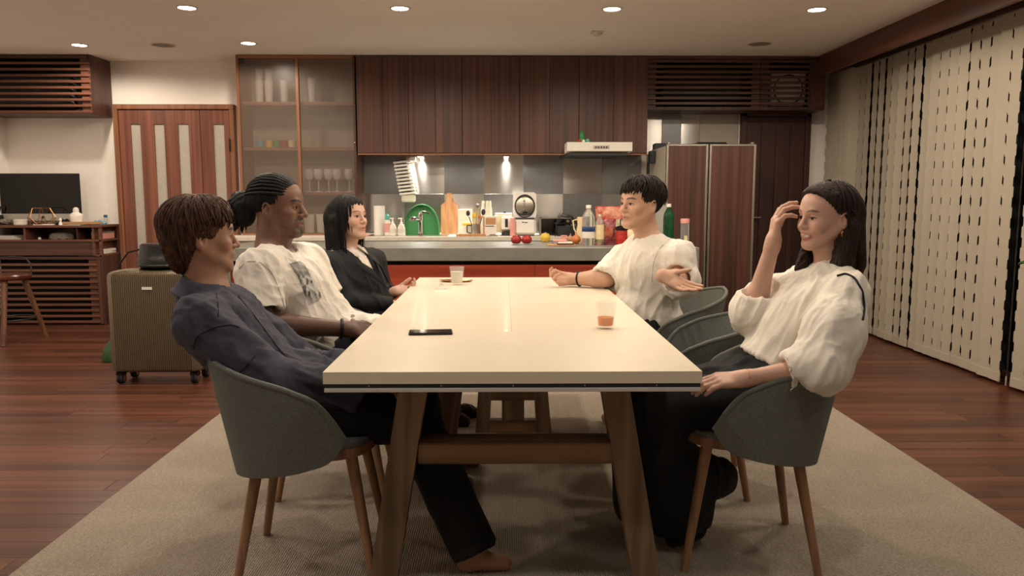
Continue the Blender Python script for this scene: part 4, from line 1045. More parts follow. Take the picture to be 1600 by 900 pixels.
# perimeter by arclength with rounded corners
def rrect(w2, h2, r, n):
    pts = []
    segs = [((w2, -h2 + r), (w2, h2 - r)), ((w2 - r, h2), (-w2 + r, h2)), ((-w2, h2 - r), (-w2, -h2 + r)), ((-w2 + r, -h2), (w2 - r, -h2))]
    cc = [(w2 - r, h2 - r), (-w2 + r, h2 - r), (-w2 + r, -h2 + r), (w2 - r, -h2 + r)]
    for k, ((a, b_), (c, d)) in enumerate(segs):
        m_ = n[k % 2]
        for i in range(m_): pts.append((a + (c - a) * i / m_, b_ + (d - b_) * i / m_, k))
        for i in range(5):
            an = -PI / 2 + PI / 2 * (k + 1) + (PI / 2) * i / 5; pts.append((cc[k][0] + r * math.cos(an), cc[k][1] + r * math.sin(an), 9))
    return pts
per = rrect(W2, sd / 2, .045, (60, 152)); lev = [(0, .05), (.012, .018), (.03, .004), (.06, 0), (.5, 0), (.94, 0), (.97, .004), (.988, .018), (1, .05)]
vs = []; fs = []
for f_, ins in lev:
    for i, (x_, y_, k) in enumerate(per):
        rib = .0035 * (1 if (i // 2) % 2 else -1) if k != 9 else 0
        sx_ = (W2 - ins) / W2; sy_ = (sd / 2 - ins) / (sd / 2)
        nx = (1 if x_ > 0 else -1) if k in (0, 2) else 0; ny = (1 if y_ > 0 else -1) if k in (1, 3) else 0
        vs.append((x_ * sx_ + nx * rib, y_ * sy_ + ny * rib, sz0 + (sz1 - sz0) * f_))
n_ = len(per)
for j in range(len(lev) - 1):
    for i in range(n_): fs.append((j * n_ + i, j * n_ + (i + 1) % n_, (j + 1) * n_ + (i + 1) % n_, (j + 1) * n_ + i))
fs.append(tuple(reversed(range(n_)))); fs.append(tuple((len(lev) - 1) * n_ + i for i in range(n_)))
obj('shell', MB().add(vs, fs), 'gold_shell', t, 30)
obj('badge', MB().box(-.012 - .04, .012 + .0, -sd / 2 - .006, -sd / 2 + .001, sz1 - .115, sz1 - .098, .001), 'whitepaint', t)
obj('zip_band', MB().box(-W2 - .002, W2 + .002, -.012, .012, sz0 + .03, sz1 - .03), 'black', t)
for sx_ in (-1, 1):
    for sy_ in (-1, 1):
        wx, wy = sx_ * (W2 - .05), sy_ * (sd / 2 - .045)
        wh = obj('wheel', MB().lathe([(.012, -.018), (.03, -.018), (.034, -.012), (.034, -.004), (.028, 0), (.034, .004), (.034, .012), (.03, .018), (.012, .018)], 18, M=Matrix.Translation((wx, wy, .036)) @ Matrix.Rotation(R(90), 4, 'Y')), 'rubber', t)
        obj('hub', MB().lathe([(0, -.02), (.02, -.02), (.02, .02), (0, .02)], 14, M=Matrix.Translation((wx, wy, .036)) @ Matrix.Rotation(R(90), 4, 'Y')), 'aluminium', wh)
        obj('caster', MB().box(wx - .028, wx + .028, wy - .02, wy + .02, .055, .078, .005), 'black', t)
    obj('corner_rivet', MB().ball((sx_ * (W2 - .05), -sd / 2 - .003, sz1 - .06), .004, 6, 4).ball((sx_ * (W2 - .07), -sd / 2 - .003, sz1 - .06), .004, 6, 4), 'darkgrey', t)
obj('carry_handle', MB().tube([(-.12, 0, sz1), (-.10, 0, sz1 + .008), (.08, 0, sz1 + .008), (.1, 0, sz1)], .009, 8), 'black', t)
# leather bucket hat lying on the case
hx0, hx1 = X(213, SY + .12, .85), X(283, SY + .12, .85); hr = (hx1 - hx0) / 2
p = P(246, 380, SY + .12); hh = p.z - sz1 - .02
t = thing('leather_bag', ((hx0 + hx1) / 2, SY + .13, sz1 + .018), 'slouchy black leather bag sitting on top of the suitcase', 'bag')
obj('body', MB().lathe([(0, 0), (hr * .82, 0), (hr * .98, .02), (hr * 1.0, .045), (hr * .93, .06), (hr * .88, .09), (hr * .84, hh * .93), (hr * .74, hh), (hr * .3, hh * 1.0), (0, hh * .97)], 28, sy=.75), 'leather', t)
obj('strap', MB().tube([(-hr * .85, 0, hh * .75), (-hr * 1.35, -.02, hh * .62), (-hr * 1.7, -.02, hh * .2), (-hr * 1.78, -.02, .01)], .006, 6), 'black', t)
obj('base_fold', MB().tube([(hr * .9 * math.cos(a), hr * .68 * math.sin(a), .012) for a in np.linspace(0, 2 * PI, 29)], .012, 8), 'leather', t)
one('floor_bag', MB().lathe([(0, 0), (.07, 0), (.08, .03), (.06, .10), (.02, .15), (0, .155)], 16, sy=.8), 'leafgreen', (X(176, 5.55, .1), 5.55, 0), 'small dark green pouch on the floor behind the suitcase', 'pouch')

# ================================================================== plant at the right picture edge
plx = 2.27; ply = 3.0
t = thing('potted_plant', (plx, ply, 0), 'leafy green potted plant at the right picture edge', 'plant')
obj('pot', MB().lathe([(0, 0), (.11, 0), (.14, .24), (.15, .26), (.135, .26), (.12, .03), (0, .03)], 24), 'paper', t)
obj('soil', MB().lathe([(0, .235), (.133, .235), (.1, .243), (0, .243)], 20), 'stone', t)
rp = random.Random(3); LEAF = None
stems = [[(0, 0, .24), (.03 * math.cos(a), .03 * math.sin(a), .6), (.17 * math.cos(a), .17 * math.sin(a), 1.05 + .08 * math.sin(3 * a))] for a in (.4, 1.7, 3.0, 3.6, 5.2)]
lb = MB().grid(lambda u, v: ((u), (v - .5) * .42 * math.sin(PI * min(1, u * .92 + .06)) ** .8, -.16 * u * u + .10 * abs(v - .5)), 6, 4)
LEAF = lb.mesh('leaf', ('leafgreen',), 60)
for s_ in stems:
    obj('stem', MB().tube(s_, [.008, .006, .004], 6), 'leafgreen', t)
    for k in range(9):
        f = .35 + .65 * k / 8; a0, a1 = (Vector(s_[1]), Vector(s_[2])) if f > .5 else (Vector(s_[0]), Vector(s_[1]))
        q = a0.lerp(a1, (f - .5) * 2 if f > .5 else f * 2)
        o = bpy.data.objects.new('leaf', LEAF); COL.objects.link(o); o.parent = t; o.location = q
        l_ = rp.uniform(.09, .14); o.scale = (l_, l_, l_); o.rotation_euler = (rp.uniform(-.3, .3), rp.uniform(-.4, .3), rp.uniform(0, 2 * PI))
# ================================================================== implicit surfaces for people and clothes
def A(v): return np.array(tuple(v), dtype=np.float32)
class Field:
    """smooth union of tapered limbs and ellipsoids, meshed with surface nets"""
    def __init__(s): s.ops = []
    def cone(s, a, b, r1, r2, k=.02, sub=False, cut=False, cut0=False):
        s.ops.append(('cone', A(a), A(b), r1, r2, k, sub, cut, cut0)); return s
    def ell(s, c, r, M=None, k=.02, sub=False):
        s.ops.append(('ell', A(c), A(r), None if M is None else np.array([list(q) for q in M], dtype=np.float32), k, sub)); return s
    def clip(s, p, n, c=None, rad=None):
        n = Vector(n).normalized(); s.ops.append(('clip', A(p), A(n), None if c is None else A(c), rad)); return s
    def chain(s, pts, rs, k=.01, sub=False):
        for i in range(len(pts) - 1): s.cone(pts[i], pts[i + 1], rs[i], rs[i + 1], k, sub)
        return s
    def bounds(s, pad=.02):
        lo = np.full(3, 9.); hi = np.full(3, -9.)
        for o in s.ops:
            if o[0] == 'cone' and not o[6]:
                r = max(o[3], o[4]); lo = np.minimum(lo, np.minimum(o[1], o[2]) - r); hi = np.maximum(hi, np.maximum(o[1], o[2]) + r)
            if o[0] == 'ell' and not o[5]:
                r = float(o[2].max()); lo = np.minimum(lo, o[1] - r); hi = np.maximum(hi, o[1] + r)
        return lo - pad, hi + pad
    def eval(s, lo, hi, res):
        n = [max(4, int(math.ceil((hi[i] - lo[i]) / res)) + 1) for i in range(3)]
        ax = [np.float32(lo[i]) + np.arange(n[i], dtype=np.float32) * np.float32(res) for i in range(3)]
        F = np.full(n, .25, dtype=np.float32)
        for o in s.ops:
            if o[0] == 'clip':
                _, p, nn, c, rad = o
                if c is not None:
                    sl = tuple(slice(np.searchsorted(ax[i], c[i] - rad), np.searchsorted(ax[i], c[i] + rad)) for i in range(3))
                else: sl = (slice(None),) * 3
                g = [ax[i][sl[i]] for i in range(3)]
                if min(len(q) for q in g) == 0: continue
                d = (g[0] - p[0])[:, None, None] * nn[0] + (g[1] - p[1])[None, :, None] * nn[1] + (g[2] - p[2])[None, None, :] * nn[2]
                F[sl] = np.maximum(F[sl], d); continue
            if o[0] == 'cone':
                _, a, b, r1, r2, k, sub, cut, cut0 = o; pad = max(r1, r2) + k + .012; blo = np.minimum(a, b) - pad; bhi = np.maximum(a, b) + pad
            else:
                _, c, r, M, k, sub = o; pad = float(r.max()) + k + .012; blo = c - pad; bhi = c + pad
            sl = tuple(slice(int(np.searchsorted(ax[i], blo[i])), int(np.searchsorted(ax[i], bhi[i]))) for i in range(3))
            g = [ax[i][sl[i]] for i in range(3)]
            if min(len(q) for q in g) == 0: continue
            if o[0] == 'cone':
                x = (g[0] - a[0])[:, None, None]; y = (g[1] - a[1])[None, :, None]; z = (g[2] - a[2])[None, None, :]
                ba = b - a; L2 = float(ba @ ba) + 1e-12
                t = (x * ba[0] + y * ba[1] + z * ba[2]) / L2; tc = np.clip(t, 0, 1)
                d = np.sqrt((x - tc * ba[0]) ** 2 + (y - tc * ba[1]) ** 2 + (z - tc * ba[2]) ** 2) - (r1 + (r2 - r1) * tc)
                if cut: d = np.maximum(d, (t - 1) * math.sqrt(L2))
                if cut0: d = np.maximum(d, -t * math.sqrt(L2))
            else:
                x = (g[0] - c[0])[:, None, None]; y = (g[1] - c[1])[None, :, None]; z = (g[2] - c[2])[None, None, :]
                if M is not None:      # columns of M are the local axes
                    x, y, z = (x * M[0, 0] + y * M[1, 0] + z * M[2, 0], x * M[0, 1] + y * M[1, 1] + z * M[2, 1], x * M[0, 2] + y * M[1, 2] + z * M[2, 2])
                k0 = np.sqrt((x / r[0]) ** 2 + (y / r[1]) ** 2 + (z / r[2]) ** 2) + 1e-9
                k1 = np.sqrt((x / r[0] ** 2) ** 2 + (y / r[1] ** 2) ** 2 + (z / r[2] ** 2) ** 2) + 1e-9
                d = k0 * (k0 - 1) / k1
            f = F[sl]
            if sub:
                h = np.maximum(k - np.abs(f + d), 0) / max(k, 1e-6); F[sl] = np.maximum(f, -d) + h * h * k * .25
            else:
                h = np.maximum(k - np.abs(f - d), 0) / max(k, 1e-6); F[sl] = np.minimum(f, d) - h * h * k * .25
        return F, ax
    def nets(s, lo, hi, res):
        F, ax = s.eval(lo, hi, res)
        S = F < 0
        cnt = np.zeros([q - 1 for q in F.shape], dtype=np.int8)
        sh = [(slice(None, -1), slice(1, None))[i] for i in (0, 1)]
        for i in (0, 1):
            for j in (0, 1):
                for k in (0, 1): cnt += S[sh[i], sh[j], sh[k]]
        act = np.argwhere((cnt > 0) & (cnt < 8))
        if len(act) == 0: return np.zeros((0, 3)), np.zeros((0, 4), int)
        idm = np.full(cnt.shape, -1, dtype=np.int32); idm[act[:, 0], act[:, 1], act[:, 2]] = np.arange(len(act))
        cv = {}
        for i in (0, 1):
            for j in (0, 1):
                for k in (0, 1): cv[(i, j, k)] = F[act[:, 0] + i, act[:, 1] + j, act[:, 2] + k]
        acc = np.zeros((len(act), 3)); w = np.zeros(len(act))
        for c in list(cv):
            for a in range(3):
                if c[a]: continue
                e = list(c); e[a] = 1; e = tuple(e); f0, f1 = cv[c], cv[e]
                m = (f0 < 0) != (f1 < 0); t = np.where(m, f0 / np.where(m, f0 - f1, 1), 0)
                q = np.tile(np.array(c, dtype=float), (len(act), 1)); q[:, a] = t; acc += q * m[:, None]; w += m
        vs = np.array(lo) + (act + acc / w[:, None]) * res
        quads = []
        for a in range(3):
            u, v = (a + 1) % 3, (a + 2) % 3
            s0 = [slice(None)] * 3; s1 = [slice(None)] * 3; s0[a] = slice(None, -1); s1[a] = slice(1, None)
            e = np.argwhere(S[tuple(s0)] != S[tuple(s1)])
            e = e[(e[:, u] > 0) & (e[:, v] > 0) & (e[:, u] < F.shape[u] - 1) & (e[:, v] < F.shape[v] - 1)]
            def cell(du, dv):
                q = e.copy(); q[:, u] -= du; q[:, v] -= dv; return idm[q[:, 0], q[:, 1], q[:, 2]]
            qd = np.stack([cell(1, 1), cell(0, 1), cell(0, 0), cell(1, 0)], 1)
            flip = ~S[e[:, 0], e[:, 1], e[:, 2]]; qd[flip] = qd[flip][:, ::-1]
            quads.append(qd)
        quads = np.concatenate(quads); quads = quads[(quads >= 0).all(1)]
        return vs, quads
def relax(vs, q, it=1, f=.5):
    if it <= 0 or len(q) == 0: return vs
    ed = np.concatenate([q[:, [0, 1]], q[:, [1, 2]], q[:, [2, 3]], q[:, [3, 0]]]); n = len(vs)
    for _ in range(it):
        acc = np.zeros((n, 3)); c = np.zeros(n)
        for a in range(3):
            acc[:, a] = np.bincount(ed[:, 0], vs[ed[:, 1], a], n) + np.bincount(ed[:, 1], vs[ed[:, 0], a], n)
        c = np.bincount(ed[:, 0], minlength=n) + np.bincount(ed[:, 1], minlength=n)
        vs = vs * (1 - f) + f * acc / np.maximum(c, 1)[:, None]
    return vs
def vnormals(vs, q):
    n = np.cross(vs[q[:, 2]] - vs[q[:, 0]], vs[q[:, 3]] - vs[q[:, 1]]); out = np.zeros_like(vs)
    for j in range(4):
        for a in range(3): out[:, a] += np.bincount(q[:, j], n[:, a], len(vs))
    return out / (np.linalg.norm(out, axis=1)[:, None] + 1e-12)
def vnoise(p, seed=0):
    i = np.floor(p).astype(np.int64); f = p - i; f = f * f * (3 - 2 * f); r = 0
    def h(a, b, c):
        x = (a * 374761393 + b * 668265263 + c * 2147483647 + seed * 1274126177) & 0xffffffff
        x = ((x ^ (x >> 13)) * 1274126177) & 0xffffffff; return ((x ^ (x >> 16)) & 0xffff) / 65535.
    for a in (0, 1):
        for b in (0, 1):
            for c in (0, 1):
                w = (f[:, 0] if a else 1 - f[:, 0]) * (f[:, 1] if b else 1 - f[:, 1]) * (f[:, 2] if c else 1 - f[:, 2])
                r = r + w * h(i[:, 0] + a, i[:, 1] + b, i[:, 2] + c)
    return r
def folds(vs, axis, amp, freq=14., stretch=.28, seed=1):
    """cloth folds: ridged noise stretched along an axis"""
    a = A(Vector(axis).normalized()); al = vs @ a
    p = vs - np.outer(al, a) * (1 - stretch)
    wv = np.stack([vnoise(p * freq * .5 + 17, seed + 3), vnoise(p * freq * .5 + 41, seed + 5), vnoise(p * freq * .5 + 77, seed + 7)], 1)
    r1 = 1 - np.abs(2 * vnoise(p * freq + wv * 1.6, seed) - 1); r2 = 1 - np.abs(2 * vnoise(p * freq * 2.1 + wv * 2, seed + 1) - 1)
    return amp * (r1 ** 2 * 1.0 + .45 * r2 ** 2 - .55)
def np_mesh(name, vs, q, mats, col=None, extra=None):
    me = bpy.data.meshes.new(name); me.vertices.add(len(vs)); me.vertices.foreach_set('co', np.ascontiguousarray(vs, dtype=np.float32).ravel())
    me.loops.add(len(q) * 4); me.loops.foreach_set('vertex_index', np.ascontiguousarray(q, dtype=np.int32).ravel())
    me.polygons.add(len(q)); me.polygons.foreach_set('loop_start', np.arange(len(q), dtype=np.int32) * 4)
    me.polygons.foreach_set('use_smooth', np.ones(len(q), dtype=bool))
    for m_ in ((mats,) if isinstance(mats, str) else mats): me.materials.append(MATS[m_])
    me.update(calc_edges=True)
    if col is not None:
        at = me.color_attributes.new('Col', 'FLOAT_COLOR', 'POINT'); at.data.foreach_set('color', np.concatenate([col, np.ones((len(col), 1))], 1).astype(np.float32).ravel())
    me.validate(); return me
def skinmat(name, rough=.5, sss=.08, attr='Col', bump=.05, bscale=400):
    m = bpy.data.materials.new(name); m.use_nodes = True; n = m.node_tree.nodes; L = m.node_tree.links; b = n['Principled BSDF']
    at = n.new('ShaderNodeAttribute'); at.attribute_name = attr
    nz = n.new('ShaderNodeTexNoise'); nz.inputs['Scale'].default_value = 60; tc = n.new('ShaderNodeTexCoord'); L.new(tc.outputs['Object'], nz.inputs['Vector'])
    mx = n.new('ShaderNodeMix'); mx.data_type = 'RGBA'; mx.blend_type = 'MULTIPLY'; mx.inputs[0].default_value = .16; L.new(at.outputs['Color'], mx.inputs[6]); L.new(nz.outputs['Color'], mx.inputs[7])
    L.new(mx.outputs[2], b.inputs['Base Color']); b.inputs['Roughness'].default_value = rough
    if sss: b.inputs['Subsurface Weight'].default_value = sss; b.inputs['Subsurface Radius'].default_value = (.010, .004, .002); b.inputs['Subsurface Scale'].default_value = 1.
    n2 = n.new('ShaderNodeTexNoise'); n2.inputs['Scale'].default_value = bscale; L.new(tc.outputs['Object'], n2.inputs['Vector'])
    bp = n.new('ShaderNodeBump'); bp.inputs['Strength'].default_value = bump; bp.inputs['Distance'].default_value = .002; L.new(n2.outputs['Fac'], bp.inputs['Height']); L.new(bp.outputs[0], b.inputs['Normal'])
    MATS[name] = m; return m
skinmat('skin', .48, .10); skinmat('printcloth', .9, 0., bump=.25, bscale=700)
def cloth(name, col, rough=.92, var=.06, bump=.25, bscale=600., **k): return mat(name, col, rough, var=var, scale=30, bump=bump, bscale=bscale, **k)
cloth('denim', rgb(70, 70, 82), var=.16); cloth('tee_white', rgb(234, 228, 216), var=.015); cloth('suit_black', rgb(26, 27, 30), .8, var=.1)
cloth('blouse', rgb(238, 231, 217), .85, var=.015, bump=.15, bscale=900); cloth('skirt_black', rgb(16, 18, 19), .85, var=.1)
cloth('trouser_black', rgb(15, 17, 19), .85, var=.1); cloth('trouser_navy', rgb(28, 32, 46), .85, var=.1); cloth('shirt_pale', rgb(232, 222, 212), .8, var=.04); cloth('shorts_beige', rgb(150, 140, 118), .85)
def hairmat(name, c1, c2, rough=.42):
    return mat(name, c1, rough + .14, col2=c2, scale=150, bump=.6, bscale=260, spec=.25, stretch=(1, 1, .12))
hairmat('hair_brown', rgb(46, 32, 24), rgb(96, 64, 44)); hairmat('hair_black', rgb(16, 15, 16), rgb(34, 31, 31), .36); hairmat('hair_dark', rgb(28, 23, 21), rgb(48, 38, 33), .38); hairmat('hair_soft', rgb(36, 27, 23), rgb(62, 46, 38), .38)
mat('eyewhite', rgb(224, 216, 206), .2, var=.02); mat('iris', rgb(24, 16, 12), .1, var=.1); mat('teeth', rgb(240, 234, 222), .25, var=.02)

from mathutils.bvhtree import BVHTree
def seam(par, ob, pix, r=.0018, m_='black', name='seam', lift=.0012):
    """thin stitched line lying on a garment, through points given as photo pixels"""
    me = ob.data; vs = [v.co.copy() + Vector((0, 0, 0)) for v in me.vertices]; bvh = BVHTree.FromPolygons(vs, [tuple(p.vertices) for p in me.polygons])
    pts = []; o = Vector((0, 0, CAMZ))
    for i in range(len(pix) - 1):
        for k in range(6):
            f = k / 6; x = pix[i][0] * (1 - f) + pix[i + 1][0] * f; y = pix[i][1] * (1 - f) + pix[i + 1][1] * f
            d = (_CR @ Vector(((x - 800) / FPX, (450 - y) / FPX, -1))).normalized(); hit, nr, _, ds = bvh.ray_cast(o, d)
            if hit is not None and (not pts or (hit - pts[-1]).length < .08): pts.append(hit + nr * lift)
    for _ in range(3): pts = pts[:1] + [(pts[i - 1] + pts[i] * 2 + pts[i + 1]) / 4 for i in range(1, len(pts) - 1)] + pts[-1:]
    if len(pts) > 2:
        q = obj(name, MB().tube(pts, r, 6), m_, par); q.location = -Vector(par.location); return q
# ================================================================== people
class Head:
    def __init__(s, C, fwd, up, hs):
        s.C = Vector(C); s.M = rotM(fwd, up); s.hs = hs
    def L(s, *p):
        p = Vector(p[0]) if len(p) == 1 else Vector(p); return s.C + s.M @ (p * s.hs)
    def loc(s, vs):                     # world points -> head coordinates
        return (np.asarray(vs) - A(s.C)) @ np.array([list(q) for q in s.M]) / s.hs
    def ell(s, F, c, r, k=.02, sub=False, rot=None):
        M = s.M if rot is None else s.M @ rot
        F.ell(s.L(c), [q * s.hs for q in r], M, k, sub)
    def cone(s, F, a, b, r1, r2, k=.01, sub=False): F.cone(s.L(a), s.L(b), r1 * s.hs, r2 * s.hs, k, sub)
def head_field(F, h, N, neck_r=.055, fem=False, smile=0., nose=1., open_=.0):
    e = h.ell; c = h.cone
    e(F, (0, -.014, .030), (.075, .095, .082), .03)
    e(F, (0, .022, -.012), (.064, .066, .080), .03)
    e(F, (0, .040, .045), (.058, .045, .045), .03)          # forehead
    jw = .043 if fem else .050
    e(F, (0, .038, -.072), (jw, .042, .034), .03)
    for sx in (-1, 1): c(F, (sx * .052, .0, -.045), (sx * .018, .070, -.097), .020, .016, .022)
    e(F, (0, .074, -.098), (.018 if fem else .022, .016, .014), .022)      # chin
    for sx in (-1, 1):
        e(F, (sx * .038, .062, -.026), (.024, .022, .022), .022)          # cheek bones
        if smile: e(F, (sx * .036, .070, -.038), (.018, .016, .016), .016)
    c(F, (-.030, .080, .020), (.030, .080, .020), .010, .010, .016)       # brow
    for sx in (-1, 1): e(F, (sx * .031, .096, .000), (.018, .014, .011), .012, True)
    # lids over the eyeball
    for sx in (-1, 1): e(F, (sx * .031, .0745, .000), (.0150, .0138, .0128), .005)
    for sx in (-1, 1): e(F, (sx * .031, .0890, -.001), (.0115, .0080, .0024 if smile else .0032), .002, True)
    # nose
    c(F, (0, .084, .014), (0, .106, -.028), .0075, .0100 * nose, .010)
    e(F, (0, .107, -.030), (.0105 * nose, .0095, .0090), .006)
    for sx in (-1, 1): e(F, (sx * .0115 * nose, .0955, -.033), (.0075 * nose, .0095, .0070), .006)
    for sx in (-1, 1): e(F, (sx * .006, .101, -.041), (.0035, .005, .003), .003, True)
    # mouth
    e(F, (0, .080, -.060), (.026, .020, .020), .014)
    c(F, (-.020 - .004 * smile, .083, -.057 + .006 * smile), (0, .0950, -.0575), .0036, .0046, .004); c(F, (.020 + .004 * smile, .083, -.057 + .006 * smile), (0, .0950, -.0575), .0036, .0046, .004)
    dl = .004 + .005 * smile + open_
    c(F, (-.016, .085, -.066 - dl * .5), (0, .0928, -.0660 - dl), .0040, .0054, .004); c(F, (.016, .085, -.066 - dl * .5), (0, .0928, -.0660 - dl), .0040, .0054, .004)
    e(F, (0, .101, -.0620 - dl * .5), (.020 + .005 * smile, .012, .0016 + dl * .5), .003, True)
    # ears
    for sx in (-1, 1):
        rt = Matrix.Rotation(R(sx * 24), 3, 'Z') @ Matrix.Rotation(R(-12), 3, 'X')
        e(F, (sx * .0750, -.008, -.016), (.0070, .0155, .0285), .005, rot=rt)
        hx = [h.L(sx * (.0765 + .006 * math.sin(a)), -.009 - .0155 * math.cos(a) * .95 - .003, -.014 + .0290 * math.sin(a)) for a in np.linspace(-1.9, 2.5, 9)]
        F.chain(hx, [.0034 * h.hs] * 9, .003)
        e(F, (sx * .0845, -.005, -.013), (.0095, .0080, .0150), .002, True, rot=rt)
    # neck
    F.cone(h.L(0, -.022, -.045), N, neck_r * .98, neck_r * 1.04, .025)
    F.cone(h.L(0, .02, -.085), Vector(N) + h.M @ Vector((0, .01, 0)), neck_r * .72, neck_r * .9, .02)
def head_color(h, vs, base, lip, brow, fem=False, beard=0., blush=.15, smile=0., scalp=None, lash=(.02, .014, .012)):
    p = h.loc(vs); x, y, z = p[:, 0], p[:, 1], p[:, 2]; ax_ = np.abs(x)
    col = np.tile(np.array(base[:3]), (len(vs), 1))
    def mix(mask, c):
        nonlocal col
        col = col * (1 - mask[:, None]) + np.array(c[:3]) * mask[:, None]
    g = lambda d, w_: np.exp(-(d / w_) ** 2)
    face = (y > .03).astype(float)
    mix(np.clip(blush * face * g(ax_ - .042, .022) * g(z + .03, .022), 0, 1), np.array(base[:3]) * np.array([1.12, .78, .72]))
    mix(face * .25 * g(ax_ - .031, .022) * g(z - .002, .016), np.array(base[:3]) * .72)
    if scalp is not None: mix(np.clip((z - .028 + .9 * (y - .066) * -1 - .012) / .012, 0, 1) * (y < .085) * (z > -.02), scalp)
    if beard:
        mz = face * (g(ax_ - .0, .028) * g(z + .0470, .0065) * 1.1 + g(ax_, .018) * g(z + .094, .019) * 1.2 + .34 * np.clip((-z - .055) / .02, 0, 1) * (ax_ > .02)); mix(np.clip(mz * beard, 0, 1), brow)
    dl = .004 + .005 * smile
    lm = face * (y > .082) * np.clip(1.25 - np.sqrt((x / (.0215 + .006 * smile)) ** 2 + ((z + .0620 + dl * .45) / (.0078 + dl * .6)) ** 2), 0, .25) * 4
    mix(lm * .7, lip)
    if smile: mix(face * (y > .075) * np.clip(1.2 - np.sqrt((x / .022) ** 2 + ((z + .0635) / .0050) ** 2), 0, .2) * 5, (.82, .78, .70))
    # brows: arched
    bz = .0225 + .004 * np.clip(1 - ((ax_ - .034) / .018) ** 2, -1, 1)
    mix(face * (y < .103) * np.clip(1.3 - np.sqrt(((ax_ - .032) / .0185) ** 2 + ((z - bz) / (.0032 if fem else .0042)) ** 2), 0, .3) / .3 * (.75 if fem else .9), brow)
    # upper lash line
    lz = .0045 - .0035 * ((ax_ - .031) / .013) ** 2
    mix(face * (y > .06) * (y < .097) * np.clip(1.3 - np.sqrt(((ax_ - .031) / .0150) ** 2 + ((z - lz) / .0020) ** 2), 0, .3) / .3 * .95, lash)
    return col
def hand_field(F, wr, f, n, side, curls, spread=0., thumb=(.75, .62, .25, 25, 20), sc=1.):
    """five fingers on a palm; f finger direction, n palm normal, side 'R'/'L'"""
    f = Vector(f).normalized(); n = Vector(n); n = (n - f * n.dot(f)).normalized(); t = f.cross(n) * (1 if side == 'R' else -1)
    W = Vector(wr)
    def H(x, y, z): return W + (t * x + f * y + n * z) * sc
    kn = ((.029, .088), (.0095, .093), (-.0100, .089), (-.0270, .079))
    ln = ((.041, .025, .021), (.045, .028, .022), (.042, .026, .021), (.033, .020, .018))
    rd = (.0092, .0096, .0092, .0082)
    for (kx, ky), r in zip(kn, rd): F.cone(H(kx * .62, .008, 0), H(kx, ky, .001), .0135 * sc, (r + .0022) * sc, .010)
    F.ell(H(0, .050, .005), (.036 * sc, .046 * sc, .0125 * sc), Matrix((t, f, n)).transposed(), .010)
    F.ell(H(.022, .034, .009), (.0155 * sc, .030 * sc, .0125 * sc), Matrix((t, f, n)).transposed(), .008)
    F.cone(H(0, -.004, 0), H(0, .02, .001), .0255 * sc, .026 * sc, .016)
    tips = []
    for i in range(4):
        p = H(kn[i][0], kn[i][1], .001); sp = (1.5 - i) * spread; cu = curls[i] if isinstance(curls[0], (tuple, list)) else curls
        ang = 0; pts = [p]
        for j in range(3):
            ang += R(cu[j]); d = (f * math.cos(ang) + n * math.sin(ang)) + t * math.sin(R(sp)) * (1 if j == 0 else .8); d.normalize(); p = p + d * ln[i][j] * sc; pts.append(p)
        rr = [rd[i] * sc * 1.06, rd[i] * sc, rd[i] * sc * .93, rd[i] * sc * .80]
        F.chain(pts, rr, .0025); tips.append(p)
    tx, ty, tz, b1, b2 = thumb
    d = (t * tx + f * ty + n * tz).normalized(); p = H(.017, .018, .004); pts = [p]; axr = d.cross(n)
    bend = (f * .75 + n * .6 - t * .1).normalized()
    for j, l in enumerate((.038, .033, .027)):
        if j == 1: d = (d * math.cos(R(b1)) + bend * math.sin(R(b1))).normalized()
        if j == 2: d = (d * math.cos(R(b2)) + bend * math.sin(R(b2))).normalized()
        p = p + d * l * sc; pts.append(p)
    F.chain(pts, [.0145 * sc, .0112 * sc, .0098 * sc, .0085 * sc], .006)
    tips.append(p); return tips
def mesh_field(name, F, boxes, coarse, mats, colf=None, disp=None, smooth=1, parent=None, cres=.009):
    """boxes: finer regions [(lo,hi,res)]; the rest of the figure at cres; one mesh, one surface"""
    lo, hi = F.bounds(); VS = []; QS = []; o = 0
    def put(vs, q):
        nonlocal o
        used = np.unique(q); mp = np.full(len(vs), -1); mp[used] = np.arange(len(used)); VS.append(vs[used]); QS.append(mp[q] + o); o += len(used)
    done = []
    for blo, bhi, res in boxes:
        blo, bhi = np.maximum(np.array(blo, float), lo), np.minimum(np.array(bhi, float), hi)
        vs, q = F.nets(blo, bhi, res); vs = relax(vs, q, smooth, .5)
        if len(q):
            c = vs[q].mean(1)
            for dl, dh in done: q = q[~((c > dl) & (c < dh)).all(1)]; c = vs[q].mean(1)
            put(vs, q)
        done.append((blo + .003, bhi - .003 - res))
    if coarse:
        vs, q = F.nets(lo, hi, cres); vs = relax(vs, q, smooth, .5); c = vs[q].mean(1); keep = np.ones(len(q), bool)
        for dl, dh in done: keep &= ~((c > dl + .006) & (c < dh - .006)).all(1)
        put(vs, q[keep])
    vs = np.concatenate(VS); q = np.concatenate(QS)
    if disp is not None: vs = vs + vnormals(vs, q) * disp(vs)[:, None]
    me = np_mesh(name, vs, q, mats, colf(vs) if colf else None)
    ob = bpy.data.objects.new(name, me); COL.objects.link(ob)
    if parent is not None: ob.parent = parent; ob.location = -Vector(parent.location)
    return ob
def strands(h, specs, r0=.0055, n=9, sides=5, seed=1):
    """locks of hair: each spec = list of head-space points"""
    b = MB()
    for pts, r in specs:
        P_ = [h.L(p) for p in pts]; m_ = len(P_)
        b.tube(P_, [r * h.hs * (1 - .75 * (i / (m_ - 1)) ** 2.2) * (.55 if i == 0 else 1) for i in range(m_)], sides)
    return b
